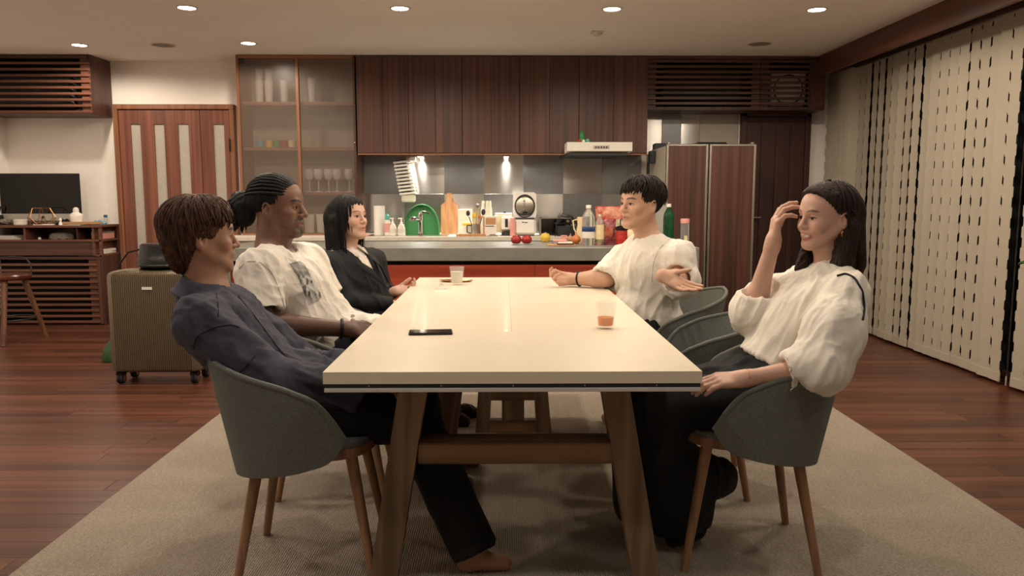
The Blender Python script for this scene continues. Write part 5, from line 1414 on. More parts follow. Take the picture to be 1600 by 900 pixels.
def lock(az, T, drop=0., puff=1., c=(0, -.014, .026), rad=(.083, .106, .094), t0=.05, taz=0., curl=0., n=9, sway=(0, 0), lift=0.):
    """path over the skull from the crown towards azimuth az (0 front, + right), then hanging"""
    pts = []
    for i in range(n):
        t = t0 + (T - t0) * i / (n - 1); a = az + taz * (i / (n - 1)) ** 1.5
        pf = puff * (1 + .10 * lift * math.sin(PI * i / (n - 1)))
        pts.append((c[0] + rad[0] * pf * math.sin(t) * math.sin(a), c[1] + rad[1] * pf * math.sin(t) * math.cos(a), c[2] + rad[2] * pf * math.cos(t)))
    if drop > 0:
        p = Vector(pts[-1]); d = Vector((p.x, p.y - c[1], 0)); d = d.normalized() if d.length > .001 else d
        k = 5
        for i in range(1, k + 1):
            f = i / k; pts.append((p.x + sway[0] * f - d.x * curl * f * f, p.y + sway[1] * f - d.y * curl * f * f, p.z - drop * f))
    return pts
def hair_obj(t, F, h, locks, m_, cres=.005):
    """cap of hair and its locks as one mesh"""
    lo, hi = F.bounds(); vs, q = F.nets(lo, hi, cres); vs = relax(vs, q, 1)
    p = h.loc(vs); ang = np.arctan2(p[:, 0], p[:, 1] + .014)
    nrm = vnormals(vs, q); vs = vs + nrm * (.0022 * np.sin(ang * 58 + 3 * vnoise(p * 30) * 4))[:, None]
    b = strands(h, locks); b.v = [tuple(x) for x in vs] + [tuple(x) for x in b.v]; off = len(vs)
    b.f = [tuple(int(i) for i in f) for f in q] + [tuple(i + off for i in f) for f in b.f]
    me = bpy.data.meshes.new('hair'); me.from_pydata(b.v, [], b.f); me.materials.append(MATS[m_]); me.polygons.foreach_set('use_smooth', [True] * len(me.polygons))
    o = bpy.data.objects.new('hair', me); COL.objects.link(o); o.parent = t; o.location = -Vector(t.location); return o
def eyes(t, h, look=(0, 1, 0)):
    for sx in (-1, 1):
        b = MB(); d = (h.M @ Vector(look)).normalized(); c = h.L(sx * .031, .0740, -.0005); M_ = Matrix.Translation(c) @ rotM(d).to_4x4()
        b.ball((0, 0, 0), .0125 * h.hs, 14, 10, 0, M_)
        b.lathe([(0, .0006), (.0062, .0000), (.0066, -.0012)], 14, mi=1, M=Matrix.Translation(c + d * .0121 * h.hs) @ rotM(d).to_4x4() @ Matrix.Rotation(R(-90), 4, 'X'))
        o = obj('eye', b, ('eyewhite', 'iris'), t, 60); o.location = -Vector(t.location)
def hbox(h, r=.15, dz=.0): return (np.array(h.C) - np.array((r, r, r + dz)), np.array(h.C) + r)
def bx_around(pts, pad): p = np.array([tuple(q) for q in pts]); return p.min(0) - pad, p.max(0) + pad
def wpart(t, name, b, m_, smooth=50):
    o = obj(name, b, m_, t, smooth); o.location = -Vector(t.location); return o
def mid(a, b, f=.5): return Vector(a).lerp(Vector(b), f)
def torso(F, pel, N, shL, shR, front, w=1., dep=1., hipw=1., k=.05, bow=(0, 0, 0)):
    """trunk between the pelvis and the neck base, for the body (smaller) or clothes (larger)"""
    pel, N, shL, shR = map(Vector, (pel, N, shL, shR)); lat = (shR - shL); lat.normalize(); sp = (N - pel).normalized()
    fr = sp.cross(lat); fr = fr if fr.dot(Vector(front)) > 0 else -fr
    def MX(up): u = up.normalized(); r_ = (lat - u * lat.dot(u)).normalized(); return Matrix((r_, u.cross(r_) * 1, u)).transposed()
    M = MX(sp); L_ = (N - pel).length
    F.ell(pel + sp * .02, (.165 * hipw, .115 * dep, .11), M, k)
    bow = Vector(bow); F.ell(pel + sp * L_ * .34 + bow * .65, (.142 * w, .105 * dep, .15), M, k)
    F.ell(pel + sp * L_ * .66 + fr * .008 + bow, (.158 * w, .112 * dep, .15), M, k)
    F.cone(shL, shR, .058 * w, .058 * w, k)
    for s_ in (shL, shR): F.cone(mid(N, s_, .12), s_, .052, .050 * w, .04)
    return sp, lat, fr
SK = {'m1': rgb(166, 122, 98), 'm2': rgb(124, 88, 70), 'w1': rgb(216, 174, 152), 'm3': rgb(208, 164, 138), 'w2': rgb(212, 168, 146)}

# ------------------------------------------------------------------ 1: man in the dark blue shirt, near left
def man_denim():
    t = thing('person', (-.62, 2.44, .009), 'person in a dark blue overshirt and black trousers, near left, seen from behind', 'person')
    h = Head(P(316, 369, 2.46), (.89, .45, -.02), (-.05, 0, 1), .97); N = P(326, 458, 2.46)
    pel = Vector((-.64, 2.45, .535)); shR = P(316, 503, 2.29); shL = P(372, 490, 2.62); elR = P(425, 596, 2.275); wrR = Vector((-.44, 2.34, .61)); elL = P(470, 570, 2.72); wrL = Vector((-.42, 2.50, .62))
    hipR, hipL = pel + Vector((.03, -.09, -.02)), pel + Vector((.03, .09, -.02)); knR, knL = Vector((-.285, 2.44, .465)), Vector((-.30, 2.62, .47)); anR, anL = Vector((-.095, 2.335, .085)), Vector((-.20, 2.66, .085))
    F = Field(); torso(F, pel, N, shL, shR, (1, .2, 0), .86, .80, .86, bow=(-.07, 0, .0))
    head_field(F, h, N, .054)
    for s_, e_, w_ in ((shR, elR, wrR), (shL, elL, wrL)): F.cone(s_, e_, .045, .038, .02); F.cone(e_, w_, .038, .026, .015)
    hand_field(F, wrR, (wrR - elR), (.2, .2, -1), 'R', (25, 30, 15)); hand_field(F, wrL, (wrL - elL), (.2, -.2, -1), 'L', (25, 30, 15))
    for a, b, c in ((hipR, knR, anR), (hipL, knL, anL)): F.cone(a, b, .078, .055, .03); F.cone(b, c, .052, .034, .02); F.cone(c + Vector((-.02, 0, -.035)), c + Vector((.10, 0, -.05)), .034, .024, .02); F.cone(c, c + Vector((-.01, 0, -.04)), .034, .032, .02)
    body = mesh_field('body', F, [(*hbox(h, .15, .05), .0030), (*bx_around((anR, anR + Vector((.12, 0, -.07))), .05), .005)], True, 'skin', lambda v: head_color(h, v, SK['m1'], rgb(150, 92, 76), rgb(40, 30, 26), beard=.12), parent=t)
    # overshirt
    S = Field(); sp, lat, fr = torso(S, pel + Vector((.0, 0, .0)), N, shL, shR, (1, .2, 0), 1.08, 1.02, 1.06, bow=(-.07, 0, 0))
    for s_, e_, w_ in ((shR, elR, wrR), (shL, elL, wrL)): S.cone(s_, e_, .070, .064, .03); S.cone(e_, w_, .060, .046, .02, cut=True)
    S.cone(pel + Vector((-.02, -.03, .03)), pel + Vector((.12, -.05, .01)), .12, .095, .05)
    S.clip(pel + Vector((0, 0, -.045)), (.15, 0, -1))
    S.cone(N + Vector((0, 0, -.02)), N + Vector((.01, 0, .12)), .062, .066, .008, sub=True)
    so_ = mesh_field('overshirt', S, [], True, 'denim', disp=lambda v: folds(v, (.75, 0, -.66), .017, 13, .35, 3) + folds(v, (.5, .5, -.5), .006, 30, .5, 8), parent=t, cres=.0075)
    # collar standing round the neck
    b = MB(); M_ = rotM((.97, .2, -.22), (.20, 0, 1))
    def col_(u, v):
        a = R(-150 + 300 * u); r_ = .068 + .042 * v ** 1.3; dz = .022 + .034 * math.sin(PI * min(v * 1.15 + .05, 1)) - .030 * v
        fx_ = math.cos(R(180) + a)
        return N + M_ @ Vector((math.sin(a) * r_, -math.cos(a) * r_ * 1.05 + .002, dz - .028 * (1 - math.cos(a)) * .5 * .6))
    b.grid(col_, 40, 8); o = wpart(t, 'collar', b, 'denim', 80); so = o.modifiers.new('thick', 'SOLIDIFY'); so.thickness = .004
    # seams: yoke, shoulder and armhole lines
    T_ = Field(); T_.cone(hipR, knR, .092, .074, .03); T_.cone(knR, anR + Vector((.01, 0, -.015)), .078, .074, .03, cut=True); T_.cone(hipL, knL, .092, .074, .03); T_.cone(knL, anL + Vector((.01, 0, .03)), .074, .066, .03, cut=True)
    T_.cone(hipR, hipL, .10, .10, .05)
    mesh_field('trousers', T_, [], True, 'trouser_black', disp=lambda v: folds(v, (0, 0, 1), .006, 12, .4, 5), parent=t, cres=.009)
    # hair: heavy layered bowl, longer at the back
    Hf = Field(); h.ell(Hf, (0, -.022, .030), (.088, .112, .098), .02); h.ell(Hf, (0, -.062, -.015), (.066, .058, .062), .03); h.ell(Hf, (0, .035, .075), (.062, .058, .040), .03); h.ell(Hf, (0, -.062, -.065), (.052, .045, .058), .03)
    Hf.clip(h.L(0, .050, .03), h.M @ Vector((0, .85, -.52)))
    for sx in (-1, 1): h.ell(Hf, (sx * .088, .010, -.030), (.028, .026, .028), .01, True)
    h.ell(Hf, (0, .10, -.02), (.08, .06, .075), .01, True)
    rr = random.Random(2); lk = []
    for i in range(950):
        az = rr.uniform(-PI, PI); d = abs(az)
        if d < .75: T = rr.uniform(.90, 1.15); dr = rr.uniform(0, .012)
        elif d < 1.75: T = rr.uniform(1.15, 1.45); dr = rr.uniform(0, .022)
        elif d < 2.3: T = rr.uniform(1.40, 1.70); dr = rr.uniform(.02, .07)
        else: T = rr.uniform(1.45, 1.70); dr = rr.uniform(.04, .125)
        lk.append((lock(az, T, dr, rr.uniform(1.02, 1.15), taz=rr.uniform(-.30, .30), curl=.045 if d > 1.75 else .008, lift=rr.uniform(.2, .8), t0=rr.uniform(.05, .5)), rr.uniform(.0022, .0044)))
    for i in range(60):
        az = rr.uniform(2.2, 2 * PI - 2.2); lk.append((lock(az, rr.uniform(1.7, 2.0), rr.uniform(.03, .075), rr.uniform(.84, .98), t0=1.2, curl=.020), .0048))
    hair_obj(t, Hf, h, lk, 'hair_brown'); eyes(t, h)
    for px in ([(338, 459), (341, 480), (341, 498)], [(302, 545), (305, 532), (312, 522), (338, 511), (362, 507), (377, 513)], [(362, 592), (385, 573), (401, 553)], [(372, 463), (400, 497), (427, 534), (450, 562)]): seam(t, so_, px, .0016, 'suit_black')
    return t
man_denim()

# ------------------------------------------------------------------ 2: man in the printed white tee
def man_tee():
    t = thing('person', (-.68, 3.14, .009), 'person in a white tee with a grey photo print, braided hair tied back', 'person')
    h = Head(P(435, 323, 3.15), (.985, -.16, -.02), (-.03, 0, 1), 1.05); N = P(424, 390, 3.15)
    pel = Vector((-.66, 3.14, .54)); shR = P(404, 421, 2.97); shL = P(482, 410, 3.33); elR = P(414, 506, 2.90); wrR = P(538, 514, 2.98); elL = P(518, 478, 3.33); wrL = P(546, 501, 3.14)
    hipR, hipL = pel + Vector((.03, -.09, -.02)), pel + Vector((.03, .09, -.02)); knR, knL = Vector((-.22, 3.0, .49)), Vector((-.21, 3.26, .49)); anR, anL = Vector((-.26, 3.02, .09)), Vector((-.24, 3.28, .09))
    F = Field(); torso(F, pel, N, shL, shR, (1, 0, 0), .86, .86, .86); head_field(F, h, N, .062, nose=1.25, open_=.002)
    for s_, e_, w_ in ((shR, elR, wrR), (shL, elL, wrL)): F.cone(s_, e_, .050, .041, .02); F.cone(e_, mid(e_, w_, .3), .041, .043, .015); F.cone(mid(e_, w_, .3), w_, .043, .029, .015)
    hand_field(F, wrR, (.80, .40, -.12), (.25, .7, -.5), 'R', (30, 42, 25), thumb=(.45, .85, .2, 15, 20), sc=1.04)
    hand_field(F, wrL, (.70, -.62, -.12), (-.1, -.3, -.95), 'L', (22, 30, 20), thumb=(.4, .9, .1, 10, 10), sc=1.04)
    for a, b, c in ((hipR, knR, anR), (hipL, knL, anL)): F.cone(a, b, .08, .056, .03); F.cone(b, c, .054, .036, .02); F.cone(c + Vector((-.02, 0, -.04)), c + Vector((.12, 0, -.055)), .036, .026, .02); F.cone(c, c + Vector((-.01, 0, -.04)), .036, .034, .02)
    mesh_field('body', F, [(*hbox(h, .16, .03), .0032), (*bx_around((wrR, wrL, wrR + Vector((.2, .05, -.03))), .09), .0036)], True, 'skin',
               lambda v: head_color(h, v, SK['m2'], rgb(128, 82, 68), rgb(20, 15, 13), beard=.95, blush=.05), parent=t, cres=.007)
    S = Field(); sp, lat, fr = torso(S, pel, N, shL, shR, (1, 0, 0), 1.08, 1.10, 1.06)
    for s_, e_ in ((shR, elR), (shL, elL)):
        c_ = mid(s_, e_, .78); S.cone(s_, c_, .074, .076, .03, cut=True)
    S.cone(pel + Vector((0, 0, .05)), pel + Vector((.16, 0, .055)), .115, .10, .05)
    S.clip(pel + Vector((.1, 0, -.03)), (.10, 0, -1))
    S.cone(N - sp * .05 + fr * .03, N + sp * .12 + fr * .055, .058, .088, .006, sub=True)
    for s_, e_ in ((shR, elR), (shL, elL)): S.cone(mid(s_, e_, .64), mid(s_, e_, .9), .058, .070, .004, sub=True)
    white = np.array(rgb(234, 228, 216)[:3]); poly = [(452, 411.5), (469, 407.5), (477, 414), (484, 428), (490, 443), (500, 456), (502, 465), (497, 471), (482, 478), (478, 466), (474, 455), (466, 434), (458, 422)]
    inv = np.array([list(q) for q in _CR])
    def inside(px, py):
        r_ = np.zeros(len(px), bool); j = len(poly) - 1
        for i in range(len(poly)):
            (xi, yi), (xj, yj) = poly[i], poly[j]
            c_ = ((yi > py) != (yj > py)) & (px < (xj - xi) * (py - yi) / (yj - yi + 1e-9) + xi); r_ ^= c_; j = i
        return r_
    def prt(v):
        q = (v - np.array((0, 0, CAMZ))) @ inv; px = 800 + FPX * q[:, 0] / -q[:, 2]; py = 450 - FPX * q[:, 1] / -q[:, 2]
        m_ = inside(px, py) & (v[:, 1] < 3.3); n_ = vnoise(v * 60, 4); n2 = vnoise(v * 150, 9); n3 = vnoise(np.stack([px * .30, py * .10, px * 0], 1), 5)
        mid_ = np.clip((py - 428) / 6, 0, 1) * np.clip((467 - py) / 6, 0, 1)          # figures against a pale ground, between a dark sky and a grey floor
        sky = .16 + .22 * n_ + .10 * n2 + .25 * np.clip((px - 452) / 40, 0, 1) * (py < 424); fig = np.where(n3 + .35 * (n_ - .5) > .52, .62 + .12 * n2, .07 + .16 * n2); low = .34 + .30 * n_ + .1 * n2
        g_ = np.clip(np.where(py < 445, sky, low) * (1 - mid_) + fig * mid_, .05, .72)
        return np.where(m_[:, None], (g_[:, None] * np.array([1, .97, .92])) * .8, white)
    te = mesh_field('tee', S, [(*bx_around([P(a, b, dd) for a, b in ((450, 405), (504, 480)) for dd in (3.0, 3.25)], .012), .0032)], True, 'printcloth', colf=prt, disp=lambda v: folds(v, (.45, 0, -.9), .016, 11, .30, 21) + folds(v, (.6, .2, -.6), .005, 28, .5, 2), parent=t, cres=.006)
    seam(t, te, [(374, 420), (386, 408), (405, 409), (425, 425), (437, 455), (446, 484)], .0009, 'shorts_beige')
    T_ = Field()
    for a, b in ((hipR, knR), (hipL, knL)): T_.cone(a, mid(a, b, .97), .095, .080, .03, cut=True)
    T_.cone(hipR, hipL, .105, .105, .05)
    mesh_field('shorts', T_, [], True, 'trouser_navy', disp=lambda v: folds(v, (0, 0, 1), .005, 12, .4, 5), parent=t, cres=.010)
    # braids drawn back to a bun
    Hf = Field(); h.ell(Hf, (0, -.022, .034), (.083, .099, .086), .02); Hf.clip(h.L(0, .082, .046), h.M @ Vector((0, .80, -.60))); Hf.clip(h.L(0, 0, -.012), h.M @ Vector((0, .15, -1)), A(h.C), .25)
    for sx in (-1, 1): h.ell(Hf, (sx * .088, .014, -.018), (.026, .034, .026), .01, True)
    h.ell(Hf, (0, -.150, -.004), (.052, .048, .060), .02); h.ell(Hf, (0, -.118, .012), (.034, .04, .04), .02); h.ell(Hf, (0, -.142, -.045), (.046, .040, .036), .02)
    rr = random.Random(4); lk = []
    for i in range(17):
        a = -1.36 + 2.72 * i / 16; pts = []; t0 = .40 + .34 * (a / 1.36) ** 2
        for k in range(12):
            th = t0 + (2.78 - t0) * k / 11; zz = .0905 * math.sin(th) + .0015 * math.sin(k * 2.3 + i)
            pts.append((zz * math.sin(a) * .96, -.022 + .104 * math.cos(th), .034 + zz * math.cos(a)))
        pts += [(pts[-1][0] * .4, -.138, .015)]
        lk.append((pts, .0068))
    for i in range(90):
        a = rr.uniform(0, 2 * PI); e_ = rr.uniform(-.9, 1.1); c_ = Vector((0, -.150, -.012)); r_ = .054
        pts = [(c_.x + r_ * 1.0 * math.sin(a) * math.cos(e_) * f, c_.y - r_ * .95 * abs(math.cos(a)) * math.cos(e_) * f - .004, c_.z + .062 * math.sin(e_) - .045 * u + .012 * math.sin(a * 3 + u * 3)) for u, f in ((0, .7), (.3, 1.0), (.6, 1.05), (1., .95))]
        lk.append((pts, .0078))
    hair_obj(t, Hf, h, lk, 'hair_black'); eyes(t, h)
    # bracelets
    d = (wrR - elR).normalized(); a_ = d.orthogonal().normalized(); b_ = d.cross(a_); c0 = wrR - d * .012
    wpart(t, 'bracelet', MB().tube([c0 + (a_ * math.cos(q) + b_ * math.sin(q)) * .035 for q in np.linspace(0, 2 * PI, 25)], .0065, 8), 'black')
    d = (wrL - elL).normalized(); a_ = d.orthogonal().normalized(); b_ = d.cross(a_); c0 = wrL - d * .008
    wpart(t, 'bracelet', MB().tube([c0 + (a_ * math.cos(q) + b_ * math.sin(q)) * .034 for q in np.linspace(0, 2 * PI, 25)], .005, 8), 'white')
    M_ = rotM(fr, sp)
    wpart(t, 'necklace', MB().tube([N + M_ @ Vector((.064 * math.sin(q), .064 * math.cos(q) + .012, .012 - .018 * math.cos(q))) for q in np.linspace(0, 2 * PI, 33)], .0014, 5), 'brass')
    return t
man_tee()

# ------------------------------------------------------------------ 3: woman in the black suit
def woman_suit():
    D = 3.97
    t = thing('person', (-.66, D, .009), 'person with long black hair in a black suit jacket, far left', 'person')
    h = Head(P(544, 341, D), (.86, -.46, .12), (-.12, .10, 1), .96); N = P(540, 396, D + .01)
    pel = Vector((-.66, D, .53)); shR = P(513, 415, D - .13); shL = P(583, 409, D + .16); elR = P(540, 470, D - .15); wrR = P(612, 476, D - .06); elL = P(598, 455, D + .22); wrL = P(614, 456, D + .08)
    hipR, hipL = pel + Vector((.03, -.08, -.02)), pel + Vector((.03, .08, -.02)); knR, knL = Vector((-.24, D - .07, .485)), Vector((-.24, D + .07, .485)); anR, anL = Vector((-.30, D - .08, .10)), Vector((-.26, D + .08, .10))
    F = Field(); torso(F, pel, N, shL, shR, (1, -.3, 0), .80, .80, .84); head_field(F, h, N, .044, fem=True, nose=.95)
    for s_, e_, w_ in ((shR, elR, wrR), (shL, elL, wrL)): F.cone(s_, e_, .036, .031, .02); F.cone(e_, w_, .031, .021, .015)
    hand_field(F, wrL, (.85, -.25, .10), (.1, -.55, .8), 'L', (28, 30, 20), thumb=(.6, .75, .2, 10, 10), sc=.92)
    hand_field(F, wrR, (.9, .2, -.15), (.1, .1, -1), 'R', (25, 30, 20), sc=.9)
    for a, b, c in ((hipR, knR, anR), (hipL, knL, anL)): F.cone(a, b, .07, .050, .03); F.cone(b, c, .046, .030, .02); F.cone(c + Vector((-.02, 0, -.05)), c + Vector((.10, 0, -.065)), .030, .020, .02); F.cone(c, c + Vector((-.01, 0, -.05)), .03, .03, .02)
    mesh_field('body', F, [(*hbox(h, .15, .02), .0034), (*bx_around((wrL, wrL + Vector((.17, -.05, .02))), .06), .0036)], True, 'skin',
               lambda v: head_color(h, v, SK['w1'], rgb(182, 112, 102), rgb(34, 26, 24), fem=True, blush=.3), parent=t, cres=.008)
    S = Field(); sp, lat, fr = torso(S, pel, N, shL, shR, (1, -.3, 0), .98, 1.0, 1.0)
    for s_, e_, w_ in ((shR, elR, wrR), (shL, elL, wrL)): S.cone(s_, e_, .056, .050, .03); S.cone(e_, w_, .048, .036, .02, cut=True)
    S.clip(pel + Vector((0, 0, -.05)), (0, 0, -1)); S.cone(N - sp * .02, N + sp * .12, .050, .060, .006, sub=True)
    # jacket opening: a V down the front
    vt = N + fr * .06 + sp * .02; vb = pel + sp * .12 + fr * .17
    S.cone(vt, vb, .046, .012, .006, sub=True)
    mesh_field('jacket', S, [], True, 'suit_black', disp=lambda v: folds(v, (.5, 0, -.8), .011, 13, .35, 31), parent=t, cres=.0065)
    B = Field(); torso(B, pel, N, shL, shR, (1, -.3, 0), .88, .90, .9); B.cone(N - sp * .04, N + sp * .035, .056, .050, .02, cut=True); B.cone(N - sp * .02, N + sp * .10, .047, .055, .004, sub=True)
    mesh_field('blouse', B, [], True, 'shirt_pale', parent=t, cres=.008)
    M_ = rotM(fr, sp); b = MB()
    for sx in (-1, 1):   # shirt collar wings and jacket lapels
        b.add([N + M_ @ Vector(q) for q in ((sx * .052, .020, .056), (sx * .014, .074, .016), (sx * .034, .108, -.045), (sx * .074, .066, -.004))], [(0, 1, 2, 3)])
    b.grid(lambda u, v: N + M_ @ Vector((.053 * math.sin(R(-120 + 240 * u)) * (1 + .12 * v), -.053 * math.cos(R(-120 + 240 * u)) * (1 + .15 * v), .052 - .045 * v)), 20, 3)
    o = wpart(t, 'shirt_collar', b, 'shirt_pale', 60); so = o.modifiers.new('thick', 'SOLIDIFY'); so.thickness = .003
    for sx in (-1, 1):
        b = MB(); u0 = N + M_ @ Vector((sx * .060, .010, .035)); 
        pts = [u0, N + M_ @ Vector((sx * .085, .072, -.045)), N + M_ @ Vector((sx * .080, .100, -.075)), mid(vt, vb, .92) + M_ @ Vector((sx * .012, .02, 0)), mid(vt, vb, .5) + M_ @ Vector((sx * .034, .040, 0)), N + M_ @ Vector((sx * .048, .050, -.01))]
        b.add(pts, [(0, 1, 5), (1, 2, 4, 5), (2, 3, 4)]); o = wpart(t, 'lapel', b, 'suit_black', 60); so = o.modifiers.new('thick', 'SOLIDIFY'); so.thickness = .004
    K = Field()
    for a, b_ in ((hipR, knR), (hipL, knL)): K.cone(a, b_, .085, .068, .06, cut=True)
    K.cone(hipR, hipL, .10, .10, .05); mesh_field('skirt', K, [], True, 'suit_black', parent=t, cres=.011)
    for c in (anR, anL):
        Z = Field(); Z.cone(c + Vector((-.03, 0, -.055)), c + Vector((.11, 0, -.068)), .036, .026, .02); Z.ell(c + Vector((.06, 0, -.045)), (.05, .038, .026), None, .02); Z.clip((0, 0, .011), (0, 0, -1)); Z.cone(c + Vector((0, 0, .0)), c + Vector((0, 0, .05)), .03, .03, .004, sub=True)
        mesh_field('slipper', Z, [], True, 'black', disp=lambda v: folds(v, (0, 0, 1), .006, 40, 1., 3), parent=t, cres=.005)
    Hf = Field(); h.ell(Hf, (0, -.018, .030), (.086, .106, .094), .02); h.cone(Hf, (0, -.075, .0), (0, -.090, -.17), .070, .062, .03)
    for sx in (-1, 1): h.cone(Hf, (sx * .070, -.025, -.01), (sx * .072, -.030, -.17), .030, .026, .03)
    Hf.clip(h.L(0, .062, .06), h.M @ Vector((0, .84, -.55)), A(h.L(0, .05, .085)), .088); h.ell(Hf, (0, .085, -.04), (.066, .088, .105), .01, True); h.ell(Hf, (0, .02, -.11), (.048, .058, .055), .01, True)
    rr = random.Random(6); lk = []
    for i in range(460):
        az = rr.uniform(-PI, PI); d = abs(az)
        if d < .62: T = rr.uniform(1.02, 1.22); dr = rr.uniform(0, .012); pf = rr.uniform(1.02, 1.06)
        elif d < 1.15: T = 1.35; dr = rr.uniform(.06, .14); pf = rr.uniform(1.0, 1.06)
        else: T = 1.55; dr = rr.uniform(.16, .24); pf = rr.uniform(1.0, 1.07)
        lk.append((lock(az, T, dr, pf, taz=rr.uniform(-.12, .12), curl=.012), rr.uniform(.0026, .0048)))
    hair_obj(t, Hf, h, lk, 'hair_black'); eyes(t, h)
    return t
woman_suit()

# ------------------------------------------------------------------ 4: man with open hands, far right
def man_hands():
    D = 3.79
    t = thing('person', (.74, D, .009), 'person with short dark hair in a loose white tee, holding out one open palm', 'person')
    h = Head(P(1001, 318, D), (-.866, -.49, -.01), (.03, .0, 1), 1.03); N = P(1013, 372, D + .02)
    pel = Vector((.73, D + .02, .54)); shL = P(1060, 402, D - .12); shR = P(976, 404, D + .15); elR = P(948, 434, D + .07); wrR = P(897, 436, D + .165); elL = P(1064, 438, D - .15); wrL = P(1036, 431, D - .37)
    wrR.z = max(wrR.z, TT + .033); elR.z = max(elR.z, TT + .045)
    hipR, hipL = pel + Vector((-.03, .09, -.02)), pel + Vector((-.03, -.09, -.02)); knR, knL = Vector((.29, D + .1, .49)), Vector((.30, D - .1, .49)); anR, anL = Vector((.66, D + .16, .09)), Vector((.68, D - .02, .09))
    F = Field(); torso(F, pel, N, shL, shR, (-.85, -.5, 0), .86, .86, .86); head_field(F, h, N, .051, open_=.002)
    for s_, e_, w_ in ((shR, elR, wrR), (shL, elL, wrL)): F.cone(s_, e_, .046, .044, .02); F.cone(e_, mid(e_, w_, .3), .044, .046, .015); F.cone(mid(e_, w_, .3), w_, .045, .029, .015)
    hand_field(F, wrL, (.76, -.50, -.40), (.30, -.80, .48), 'L', ((4, 10, 8), (8, 12, 8), (12, 14, 10), (16, 16, 10)), spread=4, thumb=(.50, .72, .42, 16, 16), sc=1.0)
    hand_field(F, wrR, (-.97, -.10, -.06), (-.05, -.72, .60), 'R', ((38, 45, 25), (48, 52, 30), (55, 55, 30), (58, 55, 30)), spread=3, thumb=(.35, .90, .15, 6, 6), sc=.98)
    for a, b, c in ((hipR, knR, anR), (hipL, knL, anL)): F.cone(a, b, .08, .056, .03); F.cone(b, c, .054, .036, .02); F.cone(c + Vector((.02, 0, -.04)), c + Vector((-.12, 0, -.055)), .036, .026, .02); F.cone(c, c + Vector((.01, 0, -.04)), .036, .034, .02)
    mesh_field('body', F, [(*hbox(h, .155, .02), .0034), (*bx_around((wrL, wrL + Vector((.15, -.08, -.08))), .065), .0030), (*bx_around((wrR, wrR + Vector((-.12, -.03, 0))), .06), .0030)], True, 'skin',
               lambda v: head_color(h, v, SK['m3'], rgb(176, 110, 94), rgb(34, 26, 22), beard=.06, blush=.12), parent=t, cres=.007)
    S = Field(); sp, lat, fr = torso(S, pel, N, shL, shR, (-.85, -.5, 0), 1.10, 1.22, 1.16)
    S.cone(shR, mid(shR, elR, 1.08), .062, .074, .04, cut=True); S.cone(shL, elL, .066, .078, .04); S.cone(elL, mid(elL, wrL, .16), .078, .074, .03, cut=True)
    S.cone(pel + Vector((0, 0, .06)), pel + Vector((-.12, -.05, .05)), .12, .11, .05)
    S.clip(pel + Vector((0, 0, -.05)), (0, 0, -1)); S.cone(N - sp * .025, N + sp * .12, .060, .070, .006, sub=True)
    S.cone(mid(shR, elR, .86), mid(shR, elR, 1.2), .058, .070, .004, sub=True); S.cone(mid(elL, wrL, .04), mid(elL, wrL, .4), .058, .072, .004, sub=True)
    te = mesh_field('tee', S, [], True, 'tee_white', disp=lambda v: folds(v, (-.3, -.1, -.95), .014, 10, .42, 12) + folds(v, (.3, -.1, -.9), .005, 26, .4, 6), parent=t, cres=.0065)
    M_ = rotM(fr, sp)
    wpart(t, 'neckband', MB().tube([N + M_ @ Vector((.066 * math.sin(q), .066 * math.cos(q) + .004, -.010 - .022 * math.cos(q))) for q in np.linspace(0, 2 * PI, 41)], .0065, 8), 'tee_white')
    seam(t, te, [(1046, 374), (1031, 388), (1021, 409), (1018, 447)], .0009, 'shorts_beige')
    T_ = Field(); T_.cone(hipR, hipL, .105, .105, .05)
    for a, b, c in ((hipR, knR, anR), (hipL, knL, anL)): T_.cone(a, b, .095, .076, .03); T_.cone(b, c + Vector((0, 0, .03)), .072, .06, .03, cut=True)
    mesh_field('trousers', T_, [], True, 'trouser_black', parent=t, cres=.011)
    Hf = Field(); h.ell(Hf, (0, -.020, .036), (.086, .106, .096), .02); Hf.clip(h.L(0, .068, .04), h.M @ Vector((0, .80, -.60))); Hf.clip(h.L(0, -.08, -.072), h.M @ Vector((0, .2, -1)))
    for sx in (-1, 1): h.ell(Hf, (sx * .090, .008, -.024), (.030, .036, .036), .01, True)
    h.ell(Hf, (0, .10, -.022), (.08, .07, .07), .01, True)
    rr = random.Random(8); lk = []
    for i in range(620):
        az = rr.uniform(-PI, PI); d = abs(az)
        if d < .9: T = rr.uniform(.95, 1.30); dr = rr.uniform(.0, .018)
        elif d < 1.9: T = rr.uniform(1.1, 1.42); dr = rr.uniform(0, .01)
        else: T = rr.uniform(1.3, 1.95); dr = 0
        lk.append((lock(az, T, dr, rr.uniform(1.0, 1.13), t0=rr.uniform(.05, .6), taz=rr.uniform(-.5, .5), lift=rr.uniform(0, 1.2)), rr.uniform(.0020, .0042)))
    hair_obj(t, Hf, h, lk, 'hair_dark'); eyes(t, h)
    d = (wrR - elR).normalized(); a_ = d.orthogonal().normalized(); b_ = d.cross(a_); c0 = wrR - d * .03
    wpart(t, 'wristwatch', MB().tube([c0 + (a_ * math.cos(q) + b_ * math.sin(q)) * .0345 for q in np.linspace(0, 2 * PI, 25)], .005, 8).box(c0.x - .018, c0.x + .018, c0.y + .022, c0.y + .034, c0.z + .010, c0.z + .036, .004), 'black')
    return t
man_hands()

